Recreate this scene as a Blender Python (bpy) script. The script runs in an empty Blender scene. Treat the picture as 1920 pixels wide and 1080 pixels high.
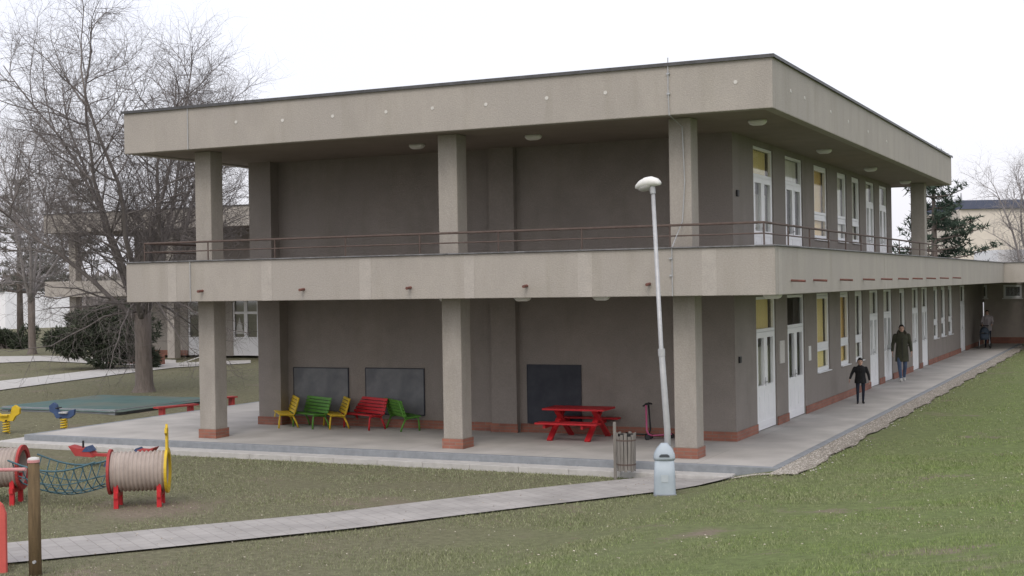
import bpy, math, random
import numpy as np
from mathutils import Vector, Matrix, noise
random.seed(7); np.random.seed(7)
C = bpy.context.scene.collection
PI = math.pi
# ------------------------------------------------------------------ camera
CAM = Vector((5.87,-22.73,3.2)); FPX = 2537.0
yaw = math.radians(25.5)
Fh = Vector((-math.sin(yaw), math.cos(yaw), 0)); Rh = Vector((math.cos(yaw), math.sin(yaw), 0)); UP = Vector((0,0,1))
ROLL = .016; HOR = -6.4
def ray(px, py):
    u, v = px-960, py-540
    u2 = u-ROLL*v; v2 = v+ROLL*u-HOR
    return Fh + Rh*(u2/FPX) - UP*(v2/FPX)
def PZ(px,py,z=0):
    d = ray(px,py); return CAM + d*((z-CAM.z)/d.z)
def PY(px,py,y):
    d = ray(px,py); return CAM + d*((y-CAM.y)/d.y)
def PX(px,py,x):
    d = ray(px,py); return CAM + d*((x-CAM.x)/d.x)
def PD(px,py,t): return CAM + ray(px,py)*t
cam = bpy.data.objects.new('camera', bpy.data.cameras.new('camera')); C.objects.link(cam)
F = (Fh + UP*(HOR/FPX)).normalized()
cr = (Rh - UP*ROLL); cr = (cr - F*cr.dot(F)).normalized(); cu = cr.cross(F)
m = Matrix((cr, cu, -F)).transposed().to_4x4(); m.translation = CAM
cam.matrix_world = m
cam.data.lens = FPX/1920*36; cam.data.sensor_width = 36; cam.data.clip_end = 3000
bpy.context.scene.camera = cam
# ------------------------------------------------------------------ world
w = bpy.data.worlds.new('World'); bpy.context.scene.world = w; w.use_nodes = True
nt = w.node_tree; nt.nodes.clear()
out = nt.nodes.new('ShaderNodeOutputWorld'); add = nt.nodes.new('ShaderNodeAddShader')
b1 = nt.nodes.new('ShaderNodeBackground'); b2 = nt.nodes.new('ShaderNodeBackground')
sky = nt.nodes.new('ShaderNodeTexSky'); sky.sky_type='NISHITA'; sky.sun_disc=False
sky.sun_elevation = math.radians(48); sky.sun_rotation = math.radians(165)
sky.air_density=1; sky.dust_density=6
nt.links.new(sky.outputs[0], b1.inputs[0]); b1.inputs[1].default_value = .05
tc = nt.nodes.new('ShaderNodeTexCoord'); nz = nt.nodes.new('ShaderNodeTexNoise'); nz.inputs['Scale'].default_value=1.6; nz.inputs['Detail'].default_value=4
rp = nt.nodes.new('ShaderNodeValToRGB'); rp.color_ramp.elements[0].color=(.80,.80,.87,1); rp.color_ramp.elements[1].color=(.93,.915,.96,1)
nt.links.new(tc.outputs['Generated'], nz.inputs['Vector']); nt.links.new(nz.outputs[0], rp.inputs[0]); nt.links.new(rp.outputs[0], b2.inputs[0]); b2.inputs[1].default_value=1.05
nt.links.new(b1.outputs[0], add.inputs[0]); nt.links.new(b2.outputs[0], add.inputs[1]); nt.links.new(add.outputs[0], out.inputs[0])
sun = bpy.data.objects.new('sun', bpy.data.lights.new('sun','SUN')); C.objects.link(sun)
sun.data.energy=.75; sun.data.angle=math.radians(25); sun.data.color=(1,.97,.93)
sun.rotation_euler=(math.radians(42),0,math.radians(15))
sc = bpy.context.scene; sc.view_settings.view_transform='Standard'; sc.view_settings.look='None'; sc.view_settings.exposure=0
# ------------------------------------------------------------------ materials
def lnk(nt,a,b): nt.links.new(a,b)
def M(name,c1,c2=None,scale=3,rough=.85,bump=.2,bscale=60,stretch=(1,1,1),metal=0,spec=.3,island=False,c3=None,scale3=.6,streak=None):
    mt = bpy.data.materials.new(name); mt.use_nodes=True; nt=mt.node_tree; p=nt.nodes['Principled BSDF']
    p.inputs['Roughness'].default_value=rough; p.inputs['Metallic'].default_value=metal
    p.inputs['Specular IOR Level'].default_value=spec
    if c2 is None: c2=tuple(c*.82 for c in c1)
    tc=nt.nodes.new('ShaderNodeTexCoord'); mp=nt.nodes.new('ShaderNodeMapping'); mp.inputs['Scale'].default_value=stretch
    lnk(nt,tc.outputs['Object'],mp.inputs[0])
    n=nt.nodes.new('ShaderNodeTexNoise'); n.inputs['Scale'].default_value=scale; n.inputs['Detail'].default_value=7; n.inputs['Roughness'].default_value=.65
    lnk(nt,mp.outputs[0],n.inputs['Vector'])
    r=nt.nodes.new('ShaderNodeValToRGB'); r.color_ramp.elements[0].position=.32; r.color_ramp.elements[1].position=.68
    r.color_ramp.elements[0].color=(*c2,1); r.color_ramp.elements[1].color=(*c1,1)
    src=n.outputs[0]
    if island:
        g=nt.nodes.new('ShaderNodeNewGeometry'); a=nt.nodes.new('ShaderNodeMath'); a.operation='MULTIPLY_ADD'
        lnk(nt,g.outputs['Random Per Island'],a.inputs[0]); a.inputs[1].default_value=.6; 
        s=nt.nodes.new('ShaderNodeMath'); s.operation='SUBTRACT'; lnk(nt,n.outputs[0],s.inputs[0]); s.inputs[1].default_value=.3
        lnk(nt,s.outputs[0],a.inputs[2]); src=a.outputs[0]
    lnk(nt,src,r.inputs[0]); col=r.outputs[0]
    if c3:
        n3=nt.nodes.new('ShaderNodeTexNoise'); n3.inputs['Scale'].default_value=scale3; n3.inputs['Detail'].default_value=5
        lnk(nt,mp.outputs[0],n3.inputs['Vector'])
        r3=nt.nodes.new('ShaderNodeValToRGB'); r3.color_ramp.elements[0].position=.48; r3.color_ramp.elements[1].position=.62
        lnk(nt,n3.outputs[0],r3.inputs[0]); mx=nt.nodes.new('ShaderNodeMix'); mx.data_type='RGBA'
        lnk(nt,r3.outputs[0],mx.inputs[0]); lnk(nt,col,mx.inputs[6]); mx.inputs[7].default_value=(*c3,1); col=mx.outputs[2]
    if streak:
        m2=nt.nodes.new('ShaderNodeMapping'); m2.inputs['Scale'].default_value=(2.2,2.2,.35); lnk(nt,tc.outputs['Object'],m2.inputs[0])
        n4=nt.nodes.new('ShaderNodeTexNoise'); n4.inputs['Scale'].default_value=1.3; n4.inputs['Detail'].default_value=5; lnk(nt,m2.outputs[0],n4.inputs['Vector'])
        r4=nt.nodes.new('ShaderNodeValToRGB'); r4.color_ramp.elements[0].position=.52; r4.color_ramp.elements[0].color=(1,1,1,1); r4.color_ramp.elements[1].position=.75; r4.color_ramp.elements[1].color=(streak,streak,streak*.97,1)
        lnk(nt,n4.outputs[0],r4.inputs[0]); mx=nt.nodes.new('ShaderNodeMix'); mx.data_type='RGBA'; mx.blend_type='MULTIPLY'; mx.inputs[0].default_value=1
        lnk(nt,col,mx.inputs[6]); lnk(nt,r4.outputs[0],mx.inputs[7]); col=mx.outputs[2]
        n5=nt.nodes.new('ShaderNodeTexNoise'); n5.inputs['Scale'].default_value=34; n5.inputs['Detail'].default_value=3; lnk(nt,tc.outputs['Object'],n5.inputs['Vector'])
        r5=nt.nodes.new('ShaderNodeValToRGB'); r5.color_ramp.elements[0].position=.35; r5.color_ramp.elements[0].color=(.93,.93,.93,1); r5.color_ramp.elements[1].position=.65; r5.color_ramp.elements[1].color=(1.04,1.04,1.04,1)
        lnk(nt,n5.outputs[0],r5.inputs[0]); mx=nt.nodes.new('ShaderNodeMix'); mx.data_type='RGBA'; mx.blend_type='MULTIPLY'; mx.inputs[0].default_value=1
        lnk(nt,col,mx.inputs[6]); lnk(nt,r5.outputs[0],mx.inputs[7]); col=mx.outputs[2]
    lnk(nt,col,p.inputs['Base Color'])
    if bump:
        nb=nt.nodes.new('ShaderNodeTexNoise'); nb.inputs['Scale'].default_value=bscale; nb.inputs['Detail'].default_value=4
        lnk(nt,tc.outputs['Object'],nb.inputs['Vector']); bp=nt.nodes.new('ShaderNodeBump'); bp.inputs['Strength'].default_value=bump; bp.inputs['Distance'].default_value=.02
        lnk(nt,nb.outputs[0],bp.inputs['Height']); lnk(nt,bp.outputs[0],p.inputs['Normal'])
    return mt
def brickmat(name,c1,c2,mo,bw,bh,flat=False,rot=0,msize=.012,rough=.85,lo=.68,nsc=2.2):
    mt=bpy.data.materials.new(name); mt.use_nodes=True; nt=mt.node_tree; p=nt.nodes['Principled BSDF']; p.inputs['Roughness'].default_value=rough
    tc=nt.nodes.new('ShaderNodeTexCoord'); b=nt.nodes.new('ShaderNodeTexBrick')
    b.inputs['Color1'].default_value=(*c1,1); b.inputs['Color2'].default_value=(*c2,1); b.inputs['Mortar'].default_value=(*mo,1)
    b.inputs['Scale'].default_value=1; b.inputs['Brick Width'].default_value=bw; b.inputs['Row Height'].default_value=bh; b.inputs['Mortar Size'].default_value=msize
    if flat:
        mp=nt.nodes.new('ShaderNodeMapping'); mp.inputs['Rotation'].default_value=(0,0,rot); lnk(nt,tc.outputs['Object'],mp.inputs[0]); v=mp.outputs[0]
    else:
        s=nt.nodes.new('ShaderNodeSeparateXYZ'); lnk(nt,tc.outputs['Object'],s.inputs[0]); a=nt.nodes.new('ShaderNodeMath'); lnk(nt,s.outputs[0],a.inputs[0]); lnk(nt,s.outputs[1],a.inputs[1])
        cb=nt.nodes.new('ShaderNodeCombineXYZ'); lnk(nt,a.outputs[0],cb.inputs[0]); lnk(nt,s.outputs[2],cb.inputs[1]); v=cb.outputs[0]
    lnk(nt,v,b.inputs['Vector'])
    n=nt.nodes.new('ShaderNodeTexNoise'); n.inputs['Scale'].default_value=nsc; n.inputs['Detail'].default_value=8; lnk(nt,tc.outputs['Object'],n.inputs['Vector'])
    r=nt.nodes.new('ShaderNodeValToRGB'); r.color_ramp.elements[0].position=.3; r.color_ramp.elements[0].color=(lo,lo,lo,1); r.color_ramp.elements[1].position=.7; r.color_ramp.elements[1].color=(1.05,1.05,1.05,1)
    lnk(nt,n.outputs[0],r.inputs[0]); mx=nt.nodes.new('ShaderNodeMix'); mx.data_type='RGBA'; mx.blend_type='MULTIPLY'; mx.inputs[0].default_value=1
    lnk(nt,b.outputs[0],mx.inputs[6]); lnk(nt,r.outputs[0],mx.inputs[7]); lnk(nt,mx.outputs[2],p.inputs['Base Color'])
    bp=nt.nodes.new('ShaderNodeBump'); bp.inputs['Strength'].default_value=.4; bp.inputs['Distance'].default_value=.01; bp.invert=True; lnk(nt,b.outputs['Fac'],bp.inputs['Height']); lnk(nt,bp.outputs[0],p.inputs['Normal'])
    return mt
def glassmat(name,tint,fac):
    mt=bpy.data.materials.new(name); mt.use_nodes=True; nt=mt.node_tree; nt.nodes.clear()
    o=nt.nodes.new('ShaderNodeOutputMaterial'); t=nt.nodes.new('ShaderNodeBsdfTransparent'); g=nt.nodes.new('ShaderNodeBsdfGlossy'); mx=nt.nodes.new('ShaderNodeMixShader')
    t.inputs[0].default_value=(*tint,1); g.inputs['Roughness'].default_value=.04; g.inputs[0].default_value=(.9,.9,.9,1); mx.inputs[0].default_value=fac
    tc=nt.nodes.new('ShaderNodeTexCoord'); n=nt.nodes.new('ShaderNodeTexNoise'); n.inputs['Scale'].default_value=1.5; bp=nt.nodes.new('ShaderNodeBump'); bp.inputs['Strength'].default_value=.08
    lnk(nt,tc.outputs['Object'],n.inputs['Vector']); lnk(nt,n.outputs[0],bp.inputs['Height']); lnk(nt,bp.outputs[0],g.inputs['Normal'])
    lnk(nt,t.outputs[0],mx.inputs[1]); lnk(nt,g.outputs[0],mx.inputs[2]); lnk(nt,mx.outputs[0],o.inputs[0]); return mt
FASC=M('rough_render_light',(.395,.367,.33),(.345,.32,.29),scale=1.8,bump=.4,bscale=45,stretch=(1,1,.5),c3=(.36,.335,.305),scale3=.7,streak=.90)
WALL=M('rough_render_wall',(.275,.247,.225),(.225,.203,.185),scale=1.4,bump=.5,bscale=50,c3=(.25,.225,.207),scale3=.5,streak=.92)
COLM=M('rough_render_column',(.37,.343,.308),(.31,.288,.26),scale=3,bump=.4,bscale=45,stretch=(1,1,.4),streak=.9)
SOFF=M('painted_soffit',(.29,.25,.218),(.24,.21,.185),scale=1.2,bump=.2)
PATCH=M('light_plaster',(.43,.40,.365),(.38,.355,.325),scale=5,bump=.4,bscale=50,streak=.9)
CAPM=M('sheet_metal_cap',(.12,.12,.125),(.07,.07,.07),scale=6,rough=.5,metal=.5,bump=.05)
CAPL=M('worn_metal_coping',(.26,.26,.27),(.10,.10,.10),scale=7,rough=.5,metal=.3,bump=.05)
BRICK=brickmat('red_brick',(.34,.14,.095),(.27,.11,.08),(.24,.18,.145),.26,.065,msize=.006)
TERR=brickmat('terrace_concrete',(.46,.442,.418),(.44,.425,.40),(.36,.345,.325),3.0,2.2,flat=True,msize=.008,lo=.76,nsc=1.1)
KERB=M('kerb_concrete',(.27,.29,.31),(.20,.215,.23),scale=5,bump=.3)
KERBL=M('step_concrete',(.52,.51,.49),(.41,.40,.385),scale=5,bump=.3)
PAV=brickmat('path_pavers',(.40,.383,.368),(.365,.35,.335),(.29,.275,.26),.22,.22,flat=True,rot=.6,msize=.007,lo=.76,nsc=1.6)
WHITE=M('white_plastic_frame',(.86,.87,.89),(.80,.81,.83),rough=.35,bump=0,scale=2)
ROUNDW=M('faded_white_disc',(.62,.61,.58),(.5,.49,.46),rough=.6,bump=0,scale=8)
RUST=M('weathered_brown_steel',(.125,.095,.082),(.085,.06,.052),scale=9,rough=.75,bump=.2)
RUSTR=M('red_oxide_pipe',(.20,.085,.07),(.11,.055,.045),scale=9,rough=.7,bump=.2)
GLASS=glassmat('window_glass',(.98,.99,.99),.12)
CURT=M('yellow_curtain',(.95,.80,.42),(.90,.72,.30),scale=3,stretch=(1,6,.3),bump=.2,bscale=10)
CURTW=M('cream_curtain',(.90,.87,.80),(.72,.69,.60),scale=3,stretch=(1,6,.3),bump=.2,bscale=10)
CURTO=M('orange_curtain',(.92,.68,.32),(.82,.56,.22),scale=3,stretch=(1,6,.3),bump=.2,bscale=10)
INTER=M('interior_plaster',(.60,.56,.48),scale=1)
SLATE=M('chalkboard',(.135,.142,.152),(.195,.20,.21),scale=2.5,rough=.7,bump=.05,c3=(.12,.126,.138),scale3=1.5)
SLATED=M('dark_chalkboard',(.024,.028,.04),(.048,.053,.066),scale=2.5,rough=.6,bump=.05)
DARK=M('dark_plastic',(.02,.02,.022),(.03,.03,.03),rough=.5,bump=0)
GALV=M('galvanised_steel',(.46,.47,.48),(.37,.38,.39),scale=8,rough=.5,metal=.3,bump=.05)
LWHITE=M('lamp_white',(.78,.78,.76),(.68,.68,.66),rough=.4,bump=0)
BINM=M('grey_plastic_bin',(.42,.48,.53),(.35,.41,.46),scale=4,rough=.45,bump=.05)
RED=M('red_paint',(.55,.03,.035),(.42,.02,.03),rough=.5,bump=.15,scale=5)
REDD=M('faded_red_paint',(.42,.06,.055),(.30,.04,.04),rough=.6,bump=.15,scale=5)
YEL=M('yellow_paint',(.66,.47,.03),(.54,.37,.03),rough=.5,bump=.15,scale=5)
GRN=M('green_paint',(.10,.27,.04),(.07,.20,.03),rough=.5,bump=.15,scale=5)
BLUE=M('blue_paint',(.06,.10,.21),(.04,.07,.15),rough=.5,bump=.1,scale=5)
TEAL=M('teal_tarpaulin',(.06,.115,.108),(.085,.15,.14),scale=1.6,rough=.7,bump=.5,bscale=5,c3=(.11,.14,.12))
WOOD=M('weathered_wood',(.25,.235,.215),(.15,.14,.125),scale=6,stretch=(4,4,.5),bump=.4)
POSTW=M('brown_wood_post',(.185,.13,.07),(.10,.072,.04),scale=6,stretch=(4,4,.4),bump=.5)
PINKB=M('faded_pink_paint',(.58,.30,.30),(.5,.22,.22),scale=8)
BARREL=M('corrugated_plastic',(.42,.36,.32),(.32,.27,.24),scale=5,rough=.6,bump=.1)
ROPE=M('blue_rope',(.085,.16,.19),(.06,.115,.14),scale=30,bump=.3)
BARK=M('bark',(.21,.18,.16),(.12,.102,.09),scale=6,stretch=(3,3,.4),bump=.8,bscale=18)
TWIG=M('twig_bark',(.215,.195,.185),(.135,.12,.115),scale=3,bump=0)
TWIGL=M('pale_twig_bark',(.34,.32,.315),(.24,.225,.22),scale=3,bump=0)
NEED=M('pine_needles',(.045,.07,.048),(.025,.042,.03),scale=2,island=True,bump=0)
NEEDB=M('dry_pine_needles',(.17,.17,.14),(.10,.105,.09),scale=2,island=True,bump=0)
JUN=M('juniper_foliage',(.065,.08,.05),(.03,.04,.026),scale=2,island=True,bump=0)
BRUSH=M('bare_brush',(.30,.275,.265),(.19,.175,.165),scale=.3,island=True,bump=0)
SKIN=M('skin',(.55,.36,.28),(.5,.32,.25),rough=.6,bump=0)
LIPS=M('lips',(.4,.15,.13),bump=0)
HAIR=M('dark_hair',(.03,.022,.018),(.02,.015,.012),scale=40,bump=.4)
FUR=M('fur_trim',(.09,.075,.055),(.04,.033,.025),scale=50,bump=1,bscale=60)
OLIVE=M('olive_parka',(.068,.068,.046),(.05,.052,.036),scale=8,bump=.4,bscale=14)
JEAN=M('blue_denim',(.08,.115,.19),(.06,.085,.145),scale=20,bump=.2)
BLACKC=M('black_jacket',(.012,.012,.014),(.018,.018,.021),scale=8,bump=.4,bscale=14)
NAVY=M('navy_trousers',(.022,.027,.045),(.015,.02,.033),scale=8,bump=.3)
SHOEW=M('pale_trainers',(.6,.6,.58),(.5,.5,.48),bump=0)
SHOED=M('dark_shoes',(.03,.03,.03),bump=0)
GREYC=M('grey_jacket',(.42,.38,.40),(.32,.29,.31),scale=8,bump=.4,bscale=14)
STROL=M('stroller_fabric',(.09,.115,.155),(.06,.08,.11),scale=8,bump=.2)
# ------------------------------------------------------------------ mesh builder
class MB:
    def __init__(s): s.v=[]; s.f=[]
    def box(s,x0,x1,y0,y1,z0,z1):
        if x0>x1:x0,x1=x1,x0
        if y0>y1:y0,y1=y1,y0
        if z0>z1:z0,z1=z1,z0
        b=len(s.v); s.v+=[(x,y,z) for z in (z0,z1) for x,y in ((x0,y0),(x1,y0),(x1,y1),(x0,y1))]
        s.f+=[(b+3,b+2,b+1,b),(b+4,b+5,b+6,b+7)]+[(b+i,b+(i+1)%4,b+4+(i+1)%4,b+4+i) for i in range(4)]; return s
    def bar(s,p,q,w,h=None,up=(0,0,1)):
        p=Vector(p);q=Vector(q);h=h or w;d=(q-p).normalized();u=Vector(up)
        if abs(d.dot(u))>.98:u=Vector((1,0,0))
        a=d.cross(u).normalized();c=a.cross(d); b=len(s.v)
        for e in (p,q):
            for i,j in ((-1,-1),(1,-1),(1,1),(-1,1)): s.v.append(tuple(e+a*(i*w/2)+c*(j*h/2)))
        s.f+=[(b,b+1,b+2,b+3),(b+7,b+6,b+5,b+4)]+[(b+(i+1)%4,b+i,b+4+i,b+4+(i+1)%4) for i in range(4)]; return s
    def tube(s,pts,rad,n=8,cap=True):
        pts=[Vector(p) for p in pts]
        if not hasattr(rad,'__len__'): rad=[rad]*len(pts)
        b=len(s.v); u=None
        for i,p in enumerate(pts):
            d=(pts[min(i+1,len(pts)-1)]-pts[max(i-1,0)])
            d=d.normalized() if d.length>1e-9 else Vector((0,0,1))
            if u is None:
                u=d.cross(Vector((0,0,1)))
                if u.length<.05:u=d.cross(Vector((1,0,0)))
            u=(u-d*u.dot(d)).normalized(); w_=d.cross(u)
            for k in range(n):
                a=2*PI*k/n; s.v.append(tuple(p+(u*math.cos(a)+w_*math.sin(a))*rad[i]))
        for i in range(len(pts)-1):
            for k in range(n):
                k2=(k+1)%n; s.f.append((b+i*n+k,b+i*n+k2,b+(i+1)*n+k2,b+(i+1)*n+k))
        if cap: s.f.append(tuple(b+k for k in range(n))[::-1]); s.f.append(tuple(b+(len(pts)-1)*n+k for k in range(n)))
        return s
    def loft(s,rings,n=20,pw=2.0,axis='z'):
        base=len(s.v)
        for (a,b,h,ra,rb) in rings:
            for k in range(n):
                t=2*PI*k/n; c,si=math.cos(t),math.sin(t)
                x=a+ra*math.copysign(abs(c)**(2/pw),c); y=b+rb*math.copysign(abs(si)**(2/pw),si)
                s.v.append((x,y,h) if axis=='z' else ((h,x,y) if axis=='x' else (y,h,x)))
        for i in range(len(rings)-1):
            for k in range(n):
                k2=(k+1)%n; s.f.append((base+i*n+k,base+i*n+k2,base+(i+1)*n+k2,base+(i+1)*n+k))
        s.f.append(tuple(base+k for k in range(n))[::-1]); s.f.append(tuple(base+(len(rings)-1)*n+k for k in range(n))); return s
    def ell(s,c,r,n=14,m=9):
        rings=[]
        for i in range(m):
            t=-PI/2+PI*(i+.3)/(m-.4)
            rings.append((c[0],c[1],c[2]+r[2]*math.sin(t),max(r[0]*math.cos(t),1e-4),max(r[1]*math.cos(t),1e-4)))
        return s.loft(rings,n)
    def cap(s,p,r1,q,r2,n=12):
        s.tube([p,q],[r1,r2],n); s.ell(p,(r1,)*3,n,8); s.ell(q,(r2,)*3,n,8); return s
    def prism(s,poly,t0,t1,plane='xz'):
        b=len(s.v); n=len(poly)
        for t in (t0,t1):
            for (a,c) in poly: s.v.append((a,t,c) if plane=='xz' else ((t,a,c) if plane=='yz' else (a,c,t)))
        s.f.append(tuple(range(b,b+n))); s.f.append(tuple(range(b+2*n-1,b+n-1,-1)))
        for i in range(n): j=(i+1)%n; s.f.append((b+j,b+i,b+n+i,b+n+j))
        return s
    def build(s,name,mat,parent=None,smooth=False,world=False,bevel=0):
        me=bpy.data.meshes.new(name); v=s.v
        if world and parent:
            r=parent
            while r.parent:r=r.parent
            L=r.location; v=[(a-L[0],b-L[1],c-L[2]) for a,b,c in v]
        me.from_pydata(v,[],s.f); me.update()
        me.materials.append(mat)
        if smooth: me.polygons.foreach_set('use_smooth',[True]*len(me.polygons))
        o=bpy.data.objects.new(name,me); C.objects.link(o)
        if parent:o.parent=parent
        if bevel:
            bm=o.modifiers.new('bevel','BEVEL'); bm.width=bevel; bm.segments=2
        return o
def tag(o,label=None,cat=None,group=None,kind=None):
    if label:o['label']=label
    if cat:o['category']=cat
    if group:o['group']=group
    if kind:o['kind']=kind
    return o
def E(name,loc,label,cat,group=None,rz=0):
    o=bpy.data.objects.new(name,None); C.objects.link(o); o.location=loc; o.rotation_euler=(0,0,rz); o.empty_display_size=.1
    return tag(o,label,cat,group)
def sstep(a): a=max(0,min(1,a)); return a*a*(3-2*a)
# ------------------------------------------------------------------ terrain
def H(x,y):
    h=-.22+(.19)*sstep((x+1.3)/1.4)
    s=(x+2.3)*.826-(y+.4)*.563-1.6
    if y<6: h+=1.9*sstep((s-1)/20)*sstep((6-y)/5)
    if x<-17.2 : h+=.12*sstep((-17.2-x)/3)*sstep((y-1)/5)
    if x>.8: h+=.02*min(x-.8,8)
    return h
xs=np.unique(np.concatenate([np.arange(-900,-60,70),np.arange(-60,-28,3),np.arange(-28,9,.45),np.arange(9,40,3),np.arange(40,900,70)]))
ys=np.unique(np.concatenate([np.arange(-200,-28,25),np.arange(-28,14,.45),np.arange(14,60,2.5),np.arange(60,1500,80)]))
g=MB(); nx=len(xs)
for y in ys:
    for x in xs:
        b=.03*noise.noise(Vector((x*.7,y*.7,0))) if (-28<x<9 and -28<y<14) else 0
        if (-17.3<x<.7 and -.9<y<46): b=-.03
        g.v.append((x,y,H(x,y)+b*.5))
for j in range(len(ys)-1):
    for i in range(nx-1): a=j*nx+i; g.f.append((a,a+1,a+nx+1,a+nx))
gm=bpy.data.materials.new('lawn_soil'); gm.use_nodes=True; nt=gm.node_tree; p=nt.nodes['Principled BSDF']; p.inputs['Roughness'].default_value=.95; p.inputs['Specular IOR Level'].default_value=.1
tc=nt.nodes.new('ShaderNodeTexCoord')
def nod(scale,detail=8,rough=.65):
    n=nt.nodes.new('ShaderNodeTexNoise'); n.inputs['Scale'].default_value=scale; n.inputs['Detail'].default_value=detail; n.inputs['Roughness'].default_value=rough; lnk(nt,tc.outputs['Object'],n.inputs['Vector']); return n.outputs[0]
def ramp(src,p0,p1,c0=(0,0,0),c1=(1,1,1)):
    r=nt.nodes.new('ShaderNodeValToRGB'); r.color_ramp.elements[0].position=p0; r.color_ramp.elements[1].position=p1
    r.color_ramp.elements[0].color=(*c0,1); r.color_ramp.elements[1].color=(*c1,1); lnk(nt,src,r.inputs[0]); return r.outputs[0]
def mixc(f,a,b):
    m_=nt.nodes.new('ShaderNodeMix'); m_.data_type='RGBA'
    lnk(nt,f,m_.inputs[0]); 
    for s_,i in ((a,6),(b,7)):
        if isinstance(s_,tuple): m_.inputs[i].default_value=(*s_,1)
        else: lnk(nt,s_,m_.inputs[i])
    return m_.outputs[2]
sp=nt.nodes.new('ShaderNodeSeparateXYZ'); lnk(nt,tc.outputs['Object'],sp.inputs[0])
mr=nt.nodes.new('ShaderNodeMapRange'); mr.inputs[1].default_value=-3.5; mr.inputs[2].default_value=2.5; lnk(nt,sp.outputs[0],mr.inputs[0])
dull=ramp(nod(9),.35,.66,(.125,.12,.08),(.20,.195,.125)); lush=ramp(nod(8),.33,.66,(.105,.13,.055),(.18,.225,.09))
base=mixc(mr.outputs[0],dull,lush)
dirt=ramp(nod(.55,6,.7),.57,.68); d2=ramp(nod(25),.3,.7,(.15,.125,.095),(.26,.22,.175))
base=mixc(dirt,base,d2)
TP=PZ(262,948,-.22)
vd=nt.nodes.new('ShaderNodeVectorMath'); vd.operation='DISTANCE'; lnk(nt,tc.outputs['Object'],vd.inputs[0]); vd.inputs[1].default_value=(TP.x+.5,TP.y-.2,-.22)
ma=nt.nodes.new('ShaderNodeMath'); ma.operation='MULTIPLY_ADD'; lnk(nt,nod(1.8,5),ma.inputs[0]); ma.inputs[1].default_value=1.6; lnk(nt,vd.outputs['Value'],ma.inputs[2])
mrw=nt.nodes.new('ShaderNodeMapRange'); mrw.inputs[1].default_value=2.0; mrw.inputs[2].default_value=1.3; lnk(nt,ma.outputs[0],mrw.inputs[0])
base=mixc(mrw.outputs[0],base,d2)
lnk(nt,base,p.inputs['Base Color'])
bp=nt.nodes.new('ShaderNodeBump'); bp.inputs['Strength'].default_value=.7; bp.inputs['Distance'].default_value=.04; lnk(nt,nod(22),bp.inputs['Height']); lnk(nt,bp.outputs[0],p.inputs['Normal'])
ground=g.build('ground',gm,smooth=True); tag(ground,kind='structure')
left=[(-2.2,-.44),(-3.54,-2.3),(-5.46,-5.6),(-8.3,-9.2),(-12,-13.6),(-18,-20)]
right=[(-.6,-.44),(-1.5,-2.0),(-2.95,-4.2),(-4.4,-6.55),(-6.2,-8.9),(-9.6,-13.2),(-16,-20.4)]
def lerp_poly(pl,n):
    L=[0]
    for a,b in zip(pl,pl[1:]): L.append(L[-1]+math.dist(a,b))
    r=[]
    for i in range(n):
        t=L[-1]*i/(n-1)
        for j in range(len(L)-1):
            if t<=L[j+1]+1e-9:
                k=(t-L[j])/(L[j+1]-L[j]); r.append((pl[j][0]*(1-k)+pl[j+1][0]*k,pl[j][1]*(1-k)+pl[j+1][1]*k)); break
    return r
def strip(name,l,r,n,mat,off=.03,nw=5):
    b=MB(); l=lerp_poly(l,n); r=lerp_poly(r,n)
    for p_,q in zip(l,r):
        for k in range(nw):
            t=k/(nw-1); x=p_[0]*(1-t)+q[0]*t; y=p_[1]*(1-t)+q[1]*t; b.v.append((x,y,H(x,y)+off))
    for i in range(n-1):
        for k in range(nw-1): a=i*nw+k; b.f.append((a,a+1,a+nw+1,a+nw))
    o=b.build(name,mat,smooth=True); tag(o,kind='structure'); return o
strip('path',left,right,60,PAV)
def pts(l,z=-.1): return [tuple(PZ(a,b,z))[:2] for a,b in l]
strip('path',pts([(-60,741),(80,722),(230,702),(330,690),(470,682)]),pts([(-60,722),(60,709),(200,692),(310,682),(470,676)]),30,KERBL,off=.03)
strip('path',pts([(-40,683),(80,678),(330,690)]),pts([(-40,670),(80,668),(330,676)]),20,KERBL,off=.034)
b=MB(); b.box(-17.05,-.14,.14,46,-.3,0)
o=b.build('pavement',TERR); tag(o,kind='structure')
b=MB(); b.box(-17.2,0,0,.14,-.3,.002); b.box(-.14,0,.142,46,-.3,.002); b.box(-17.2,-17.052,.142,40,-.3,.002); tag(b.build('kerb',KERB,bevel=.012),kind='structure')
b=MB()
x=-17.7
while x<-.76: b.box(x,min(x+.994,-.75),-.42,-.002,-.4,-.125); x+=1.0
b.box(-17.7,-17.202,0,9,-.4,-.125); tag(b.build('step',KERBL,bevel=.01),kind='structure')
b=MB()
def stone(b,x,y,z,s):
    i=len(b.v); a=random.random()*6
    for k in range(4): b.v.append((x+math.cos(a+k*1.57)*s*random.uniform(.7,1.2),y+math.sin(a+k*1.57)*s*random.uniform(.7,1.2),z+random.uniform(-.2,.2)*s))
    b.v.append((x,y,z+s*.7)); b.v.append((x,y,z-s))
    for k in range(4): b.f.append((i+k,i+(k+1)%4,i+4))
GW=lambda y:.47+.05*math.sin(y*2)+.03*math.sin(y*5.3)
for k in range(11000):
    y=-.5+45*random.random()**1.6; x=random.uniform(.01,GW(y))
    if random.random()<.03:x+=random.random()*.3
    stone(b,x,y,H(x,y)+.012,random.uniform(.012,.028))
for k in range(900):
    x=random.uniform(-2.0,.2); y=random.uniform(-.62,-.44); stone(b,x,y,H(x,y)+.01,random.uniform(.008,.018))
GRAV=M('gravel_stones',(.46,.435,.395),(.25,.23,.20),island=True,bump=0)
tag(b.build('gravel',GRAV),'pale gravel strip along the walkway kerb','gravel',kind='stuff')
b=MB()
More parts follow.
